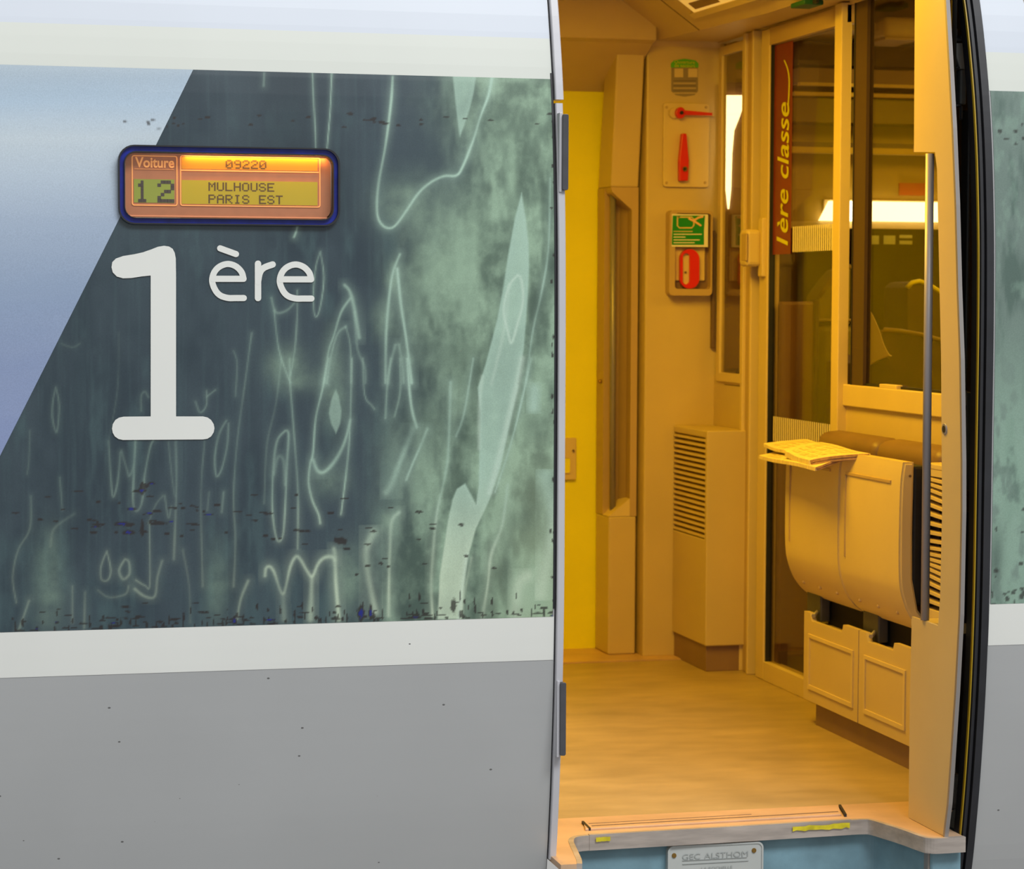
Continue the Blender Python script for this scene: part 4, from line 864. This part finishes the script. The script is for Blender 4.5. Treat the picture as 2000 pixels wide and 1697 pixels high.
# ---------------------------------------------------------------- folded seats, base cabinet, cushions
def shell_prof(t=.03):
    F_ = [(2.445, .80), (2.438, .74), (2.436, .60), (2.438, .50), (2.446, .455), (2.462, .415), (2.485, .383), (2.51, .362)]
    Bk = [(2.53, .372), (2.49, .42), (2.474, .50), (2.472, .62), (2.474, .80)]
    return [tuple(p) for p in catmull(F_, 7)]+Bk
def seat(y0, y1, name_label):
    s = thing('folding_seat', name_label, 'seat', (2.47, (y0+y1)/2, .36), 'tip-up seats folded against the bulkhead')
    P = shell_prof(); bm = prism(P, y0, y1, 'y'); bmesh.ops.bevel(bm, geom=[e for e in bm.edges if abs(e.verts[0].co.y-e.verts[1].co.y) < 1e-6], offset=.006, segments=3, affect='EDGES')
    o = obj('shell', bm, cream2, s)
    # raised frame line on the front
    ym = (y0+y1)/2; d = .045
    obj('inset_line', bx(2.4345, 2.4400, y0+d+.02, y1-d, .742, .750, .001), tan, s); obj('inset_line', bx(2.4335, 2.4375, y1-d-.002, y1-d+.004, .52, .742, .001), tan, s)
    for yy in (y0+.08, ym, y1-.08):
        bm = bmesh.new(); bmesh.ops.create_uvsphere(bm, u_segments=8, v_segments=6, radius=.006, matrix=Matrix.Translation((2.468, yy, .405))); obj('rivet', bm, tan, s)
    bm = bmesh.new(); bmesh.ops.create_cone(bm, cap_ends=True, segments=10, radius1=.0035, radius2=.0035, depth=.002, matrix=Matrix.Translation((2.462, y0-.0005, .765)) @ Matrix.Rotation(math.pi/2, 4, 'X')); obj('screw', bm, brown, s)
    obj('seat_pad', bx(2.476, 2.515, y0+.012, y1-.012, .43, .79, .008), darkm, s, 'dark pad edge')
    obj('hinge', bx(2.50, 2.53, y1-.13, y1-.02, .295, .40, .004), greym, s, 'grey metal hinge'); obj('hinge_arm', tube([(2.475, y1-.14, .315), (2.54, y1-.05, .33)], .006, 8), alu, s)
    return s
seat(1.160, 1.580, 'left tip-up seat folded up with newspapers lying over its top'); seat(.737, 1.154, 'right tip-up seat folded up, nearest to the grab rail')
bc = thing('seat_base_cabinet', 'low cream base cabinet under the two folded seats on brown plinth', 'cabinet', (2.55, 1.1, 0))
for k, (y0, y1) in enumerate(((1.09, 1.50), (.733, 1.083))):
    zt_ = .322
    P = [(y0, .07), (y1, .07), (y1, zt_), (y1-.045, zt_), (y1-.06, zt_-.022), (y0+.12, zt_-.022), (y0+.11, zt_), (y0, zt_)]
    o = obj('front_panel', prism(P, 2.47, 2.485, 'x'), cream, bc)
    fr = ring([(y0+.03, .105), (y1-.04, .105), (y1-.04, .262), (y0+.03, .262)], [(y0+.042, .117), (y1-.050, .117), (y1-.050, .252), (y0+.042, .252)], 2.466, 2.472, 'x'); obj('panel_moulding', fr, cream2, o)
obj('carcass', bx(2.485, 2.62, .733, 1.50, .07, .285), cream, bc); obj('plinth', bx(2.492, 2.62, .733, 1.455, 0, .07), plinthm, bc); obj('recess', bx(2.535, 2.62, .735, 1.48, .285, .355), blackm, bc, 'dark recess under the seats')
obj('back_plate', bx(2.56, 2.629, .74, 1.60, .37, .755, .01), brown, wb)
for y0, y1, lb in ((1.165, 1.60, 'brown padded backrest on the bulkhead behind the newspapers'), (.735, 1.155, 'brown padded backrest on the bulkhead behind the right folded seat')):
    bm = bx(2.535, 2.628, y0, y1, .765, .845, .03, 4)
    for f in bm.faces: f.smooth = True
    for v in bm.verts: v.co.z -= .010*abs((v.co.y-(y0+y1)/2)/((y1-y0)/2))**2+ .25*(2.628-v.co.x)*.35
    tag(obj('backrest_cushion', bm, leather), lb, 'cushion', 'brown padded backrests')
# grille in the corner by the near pillar
gr = thing('side_grille', 'cream slatted ventilation grille seen behind the grab rail', 'grille', (2.5, .5, 0))
obj('top', bx(2.50, 2.62, .31, .728, .785, .80, .003), cream2, gr); obj('head_panel', bx(2.50, 2.52, .31, .728, .768, .785), cream2, gr); obj('back_panel', bx(2.54, 2.62, .31, .728, .02, .785), blackm, gr)
obj('lower_panel', bx(2.50, 2.54, .31, .728, 0, .43, .002), cream2, gr)
for i in range(18):
    z = .445+i*.0182; tilt = .010*math.sin(i*.55)+.004
    P = [(2.498, z-.004), (2.506, z-.004), (2.520, z+.004), (2.512, z+.006), (2.498, z+.003)]
    bm = prism(P, .31, .728, 'y')
    for v in bm.verts: v.co.z += (v.co.y-.52)*tilt*6
    obj('slat', bm, cream2, gr)

# ---------------------------------------------------------------- newspapers on the left seat
def paper_fn(cn, bulge, seed):
    a, b, c, d = [np.array(p, float) for p in cn]
    def f(u, v, off=0):
        p = (a*(1-u)+b*u)*(1-v)+(d*(1-u)+c*u)*v
        return (p[0], p[1], p[2]+off+bulge*4*v*(1-v)+.0015*math.sin(7*u+5*v+seed))
    return f
def news(cn, thick, bulge, label, seed):
    """a-b is the far short edge to the near one on the aisle side, d-c the same over the seat"""
    t = thing('newspaper', label, 'newspaper', (2.45, 1.35, .80), 'newspapers lying on the folded seat')
    f = paper_fn(cn, bulge, seed); n = 14; V = [f(i/n, j/n) for i in range(n+1) for j in range(n+1)]
    N = len(V); V += [(x, y, z-thick) for x, y, z in V]; Fc = []
    for i in range(n):
        for j in range(n):
            q = i*(n+1)+j; Fc.append((q, q+1, q+n+2, q+n+1)); Fc.append((N+q, N+q+n+1, N+q+n+2, N+q+1))
    bd = [i*(n+1) for i in range(n+1)]+[n*(n+1)+j for j in range(1, n+1)]+[i*(n+1)+n for i in range(n-1, -1, -1)]+[j for j in range(n-1, 0, -1)]
    for k in range(len(bd)): q, s_ = bd[k], bd[(k+1) % len(bd)]; Fc.append((q, s_, N+s_, N+q))
    m = me_from('pages', V, Fc); bm = bmesh.new(); bm.from_mesh(m); bmesh.ops.recalc_face_normals(bm, faces=bm.faces[:]); bm.to_mesh(m); bm.free()
    obj('pages', m, newsp, t)
    bm = bmesh.new()
    for k in range(4):   # separate folded leaves showing along the near long edge
        oz = -thick*(.15+.23*k); P = [f(1.0, v, oz) for v in np.linspace(.02, .98, 14)]
        tube([(x+.001*k, y-.001-.0015*(k % 2), z) for x, y, z in P], thick*.13, 6, bm)
    obj('page_fold', bm, newedge, t, 'folded page edges')
    bm = bmesh.new()
    for k in range(3):
        for j in range(5):
            u0, v0 = .12+.28*k, .1+.17*j
            vs = [bm.verts.new(f(u, v, .0009)) for u, v in ((u0, v0), (u0+.2, v0), (u0+.2, v0+.11), (u0, v0+.11))]; bm.faces.new(vs)
    obj('print_column', bm, inkm, t, 'blocks of grey print')
inkm = mat('newsprint_ink', (214, 195, 147), .7, var=.3, vscale=120)
def X3(px, py, X): return tuple(onx(px, py, X))
news([X3(1482, 889, 2.375), X3(1592, 912, 2.345), X3(1652, 893, 2.44), X3(1530, 880, 2.45)], .010, .002, 'lowest newspaper of the pile, its pale tip hanging out furthest left', 3)
news([X3(1491, 867, 2.40), X3(1545, 884, 2.385), X3(1650, 882, 2.47), X3(1575, 858, 2.50)], .009, .004, 'middle newspaper of the pile with brown printed blocks', 2)
news([X3(1533, 882, 2.37), X3(1580, 900, 2.35), X3(1700, 886, 2.47), X3(1604, 863, 2.50)], .016, .007, 'topmost newspaper of the pile, folded open over the seat edge', 1)

# ---------------------------------------------------------------- mechanism in the door pocket
mech = thing('door_mechanism', 'grey door arm and rods in the dark slot beside the right rubber seal', 'mechanism', (2.33, .2, .0))
obj('housing', prism([(2.2735, .07), (2.365, .285), (2.46, .285), (2.46, .295), (2.36, .295), (2.2735, .095)], .003, 2.2, 'z'), blackm, mech, 'black housing')
grm = mat('pale_grey_casting', (150, 152, 148), .5, var=.1, vscale=20); dgm = mat('dark_grey_steel', (64, 68, 72), .45, metal=.3)
def mp_(px, py, y=.15): return ony(px, py, y)
def mbox(x0, y0, x1, y1, m, name, label=None, y=.15, t=.04, bev=.004):
    a = mp_(x0, y1, y); b = mp_(x1, y0, y); return obj(name, bx(a[0], b[0], y, y+t, a[2], b[2], bev), m, mech, label)
a = mp_(1878, 80); b = mp_(1878, 136)
obj('arm_casting', prism([(mp_(x, y)[0], mp_(x, y)[2]) for x, y in ((1862, 84), (1897, 84), (1896, 135), (1876, 135), (1868, 110))], .15, .20, 'y', .003), grm, mech, 'pale grey tapered casting')
mbox(1860, 74, 1899, 80, dgm, 'bracket'); mbox(1862, 55, 1872, 76, dgm, 'bolt'); mbox(1876, 68, 1883, 75, dgm, 'bolt')
mbox(1875, 136, 1889, 204, mat('mid_grey_casting', (96, 100, 100), .5), 'arm_bar'); mbox(1863, 130, 1876, 134, dgm, 'bracket'); mbox(1868, 204, 1880, 207, dgm, 'bracket'); mbox(1877, 207, 1881, 234, dgm, 'pin', y=.14, t=.01)
mbox(1884, 214, 1899, 720, dgm, 'upper_rod'); mbox(1884, 766, 1905, 958, mat('grey_green_bar', (74, 80, 78), .5), 'middle_bar'); mbox(1894, 1000, 1905, 1200, dgm, 'lower_rod')
a0 = mp_(1898, 1000); a1 = mp_(1877, 1497); obj('lower_rod', tube([tuple(mp_(1899, 1010, .145)), tuple(mp_(1896, 1250, .145)), tuple(mp_(1879, 1497, .145))], .0055, 8), dgm, mech)
for (y0, y1) in ((762, 792), (935, 966)): mbox(1876, y0, 1889, y1, grm, 'clip', y=.13, t=.03, bev=.002)
mbox(1884, 700, 1890, 770, dgm, 'pin', y=.13, t=.02); mbox(1884, 968, 1890, 1022, dgm, 'pin', y=.13, t=.02)
mbox(1863, 1475, 1868, 1512, grm, 'pin', y=.13, t=.02); mbox(1861, 1512, 1877, 1580, mat('weathered_grey', (110, 110, 108), .6, var=.3, vscale=60), 'arm_bar', 'lower arm bar')
obj('arm_casting', prism([(mp_(x, y)[0], mp_(x, y)[2]) for x, y in ((1852, 1619), (1858, 1592), (1866, 1580), (1880, 1578), (1879, 1619))], .12, .16, 'y', .003), grm, mech, 'pale lower casting'); mbox(1850, 1619, 1878, 1625, dgm, 'bracket', y=.115, t=.05)

# ---------------------------------------------------------------- saloon beyond the glass
YS = 2.78
struct('wall_saloon', bx(2.66, 7, YS, YS+.05, 0, 2.29), mat('saloon_wall', (176, 150, 70), .5, var=.03))
struct('wall_saloon_end', bx(6.9, 6.95, .16, YS, 0, 2.29), cream)
struct('trim_11', bx(2.66, 7, YS-.012, YS, 1.452, 1.475, .002), cream2)
sw = sroot('window_3', (4, YS, .9)); obj('pane', bx(2.70, 6.9, YS-.010, YS-.004, .88, 1.452), mat('night_window_glass', (26, 16, 8), .4, var=.5, vscale=3, spec=.0), sw, 'dark night window')
for k, (u0, v0, u1, v1) in enumerate(((1699, 460, 1717, 477), (1726, 460, 1749, 477), (1757, 459, 1782, 465), (1757, 470, 1782, 477))):  # small pale reflections built as coloured plates on the dark pane
    a = ony(u0, v1, YS-.012); b = ony(u1, v0, YS-.012); obj('window_reflection', bx(a[0], b[0], YS-.0115, YS-.0102, a[2], b[2]), mat('pale_green_reflection', (190, 196, 120), .5), sw, 'small pale painted reflection')
sl = thing('saloon_strip_lamp', 'bright white horizontal strip lamp above the dark saloon window', 'lamp', (4, YS-.02, 1.5))
a = ony(1600, 432, YS-.02)
obj('diffuser', prism([(a[0], 1.478), (a[0]+.035, 1.545), (6.8, 1.545), (6.8, 1.478)], YS-.03, YS-.012, 'y'), glow_e, sl); obj('backing', bx(a[0]+.02, 6.8, YS-.012, YS, 1.475, 1.55), cream2, sl)
rs = thing('red_notice', 'small red notice on the saloon wall above the strip lamp', 'sign', (3.25, YS, 1.6))
a = ony(1756, 381, YS-.004); b = ony(1812, 358, YS-.004); obj('panel', bx(a[0], b[0], YS-.006, YS, a[2], b[2]), mat('red_notice', (190, 80, 30), .5), rs)
rk = thing('luggage_rack', 'long luggage rack with lit rails along the saloon wall', 'rack', (4, YS, 1.7))
olive = mat('olive_panel', (120, 98, 36), .5); goldm = mat('lit_rail', (224, 196, 96), .4)
obj('rail', bx(2.84, 6.8, YS-.10, YS-.075, 1.700, 1.722, .004), goldm, rk); obj('shelf', bx(2.84, 6.8, YS-.09, YS, 1.722, 1.738), brown, rk)
obj('rail', bx(2.84, 6.8, YS-.16, YS-.14, 1.885, 1.90, .003), goldm, rk); obj('locker', bx(2.84, 6.8, YS-.13, YS, 1.80, 1.885, .003), olive, rk); obj('locker_top', bx(2.84, 6.8, YS-.2, YS, 1.92, 1.975, .004), plinthm, rk); obj('locker_edge', bx(2.84, 6.8, YS-.215, YS-.19, 1.915, 1.925), goldm, rk)
obj('shadow_gap', bx(2.84, 6.8, YS-.2, YS, 1.985, 2.06), seatdark, rk)
rl = thing('reading_lamp', 'rounded cream lamp housing under the saloon ceiling', 'lamp', (3.25, 2.2, 2.1))
a = ony(1727, 74, 2.3); b = ony(1795, 34, 2.3)
bm = bx(a[0], b[0], 2.3, 2.5, a[2], b[2], .015, 3)
for f in bm.faces: f.smooth = True
obj('housing', bm, cream2, rl); obj('edge', bx(a[0]+.002, b[0], 2.297, 2.5, a[2]-.006, a[2]+.003, .002), tan, rl)
struct('ceiling_saloon', bx(2.66, 6.9, 2.35, YS, 2.075, 2.10), lean)
# glowing shape added in place of a reflection in the narrow window
vl = thing('pane_reflection', 'tall bright tapering shape standing in for a reflection in the narrow window', 'lamp', (2.75, 2.75, 1.7))
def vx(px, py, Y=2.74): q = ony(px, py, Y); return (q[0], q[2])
obj('diffuser', prism([vx(*p) for p in ((1419, 186), (1457, 186), (1446, 225), (1434, 255), (1430, 300), (1428, 370), (1424, 408), (1420, 370), (1418, 260))], 2.74, 2.755, 'y'), glow_e, vl)  # bright face of the added reflection shape, not a lamp diffuser
obj('backing', prism([vx(*p) for p in ((1416, 160), (1460, 160), (1460, 720), (1416, 720))], 2.758, 2.775, 'y'), brownwall, vl)  # added backing behind the reflection shape
# luggage partition and seats
lpn = thing('luggage_partition', 'brown partition behind the sliding door glass', 'partition', (2.85, 2.3, 0))
xa = 2.648; xb = ony(1592, 700, 2.20)[0]; obj('panel', bx(xa, xb, 2.20, 2.24, 0, 1.205, .01), brownwall, lpn); obj('edge', bx(xb-.004, xb+.010, 2.192, 2.245, 0, 1.21, .004), seatdark, lpn); obj('base_rail', bx(xa, xb-.01, 2.185, 2.2, .0, .10, .004), seatdark, lpn)
lb = thing('bin_cabinet', 'olive cabinet beside the brown partition', 'cabinet', (3, 1.9, 0)); obj('body', bx(ony(1594, 700, 2.27)[0], ony(1675, 700, 2.27)[0], 2.27, 2.4, 0, 1.14, .03), seatolive, lb); obj('top', bx(ony(1592, 700, 2.26)[0], ony(1677, 700, 2.26)[0], 2.26, 2.4, 1.14, 1.15, .004), olive, lb)
def far_seat(top, y, depth, label, piping, fab):
    """high seat back facing away, seen over its top edge; top = measured outline of that edge"""
    P = [(ony(px, py, y)[0], ony(px, py, y)[2]) for px, py in top]
    t = thing('coach_seat', label, 'seat', ((P[0][0]+P[-1][0])/2, y+depth/2, 0), 'saloon seats beyond the glass')
    obj('back_shell', prism([tuple(p) for p in P]+[(P[-1][0], .40), (P[0][0], .40)], y, y+depth, 'y', .004), fab, t)
    pts = [(a, y+.002, b) for a, b in P]; obj('piping', tube(pts, .008, 8), piping, t, 'pale edge line')
    obj('seat_cushion', bx(P[0][0]+.02, P[-1][0]+.02, y+.02, y+depth-.02, .30, .40, .02), fab, t); obj('base', bx(P[0][0]+.1, P[-1][0]-.1, y+.08, y+depth-.08, 0, .30, .01), darkm, t)
far_seat([(1712, 700), (1718, 652), (1728, 644), (1760, 647), (1800, 654), (1850, 668), (1930, 690)], 1.98, .20, 'dark saloon seat with pale top line seen through the large window', olive, seatdark)
far_seat([(1772, 562), (1782, 552), (1796, 549), (1815, 556), (1840, 572), (1900, 600)], 2.45, .20, 'saloon seat with yellow top edge, behind the dark one', yellowm, seatdark)
far_seat([(1600, 580), (1612, 562), (1625, 545), (1640, 528), (1662, 520)], 2.42, .12, 'olive saloon seat rising behind the olive cabinet', olive, seatolive)
hr = thing('headrest_seat', 'pale cream wing of a seat just behind the large window', 'seat', (2.75, 1.5, 0))
def hq(px, py): q = ony(px, py, 1.55); return (q[0], q[2])
wing = [tuple(p) for p in catmull([hq(*p) for p in ((1698, 603), (1706, 615), (1718, 642), (1728, 672), (1737, 690), (1742, 694))], 5)]+[hq(*p) for p in ((1734, 697), (1712, 706), (1698, 716))]
obj('wing', prism(wing, 1.55, 1.60, 'y', .004), cream2, hr); obj('seat_back', prism([hq(*p) for p in ((1699, 712), (1712, 708), (1735, 697), (1742, 700), (1752, 800), (1760, 1300), (1699, 1300))], 1.56, 1.90, 'y', .004), seatdark, hr)
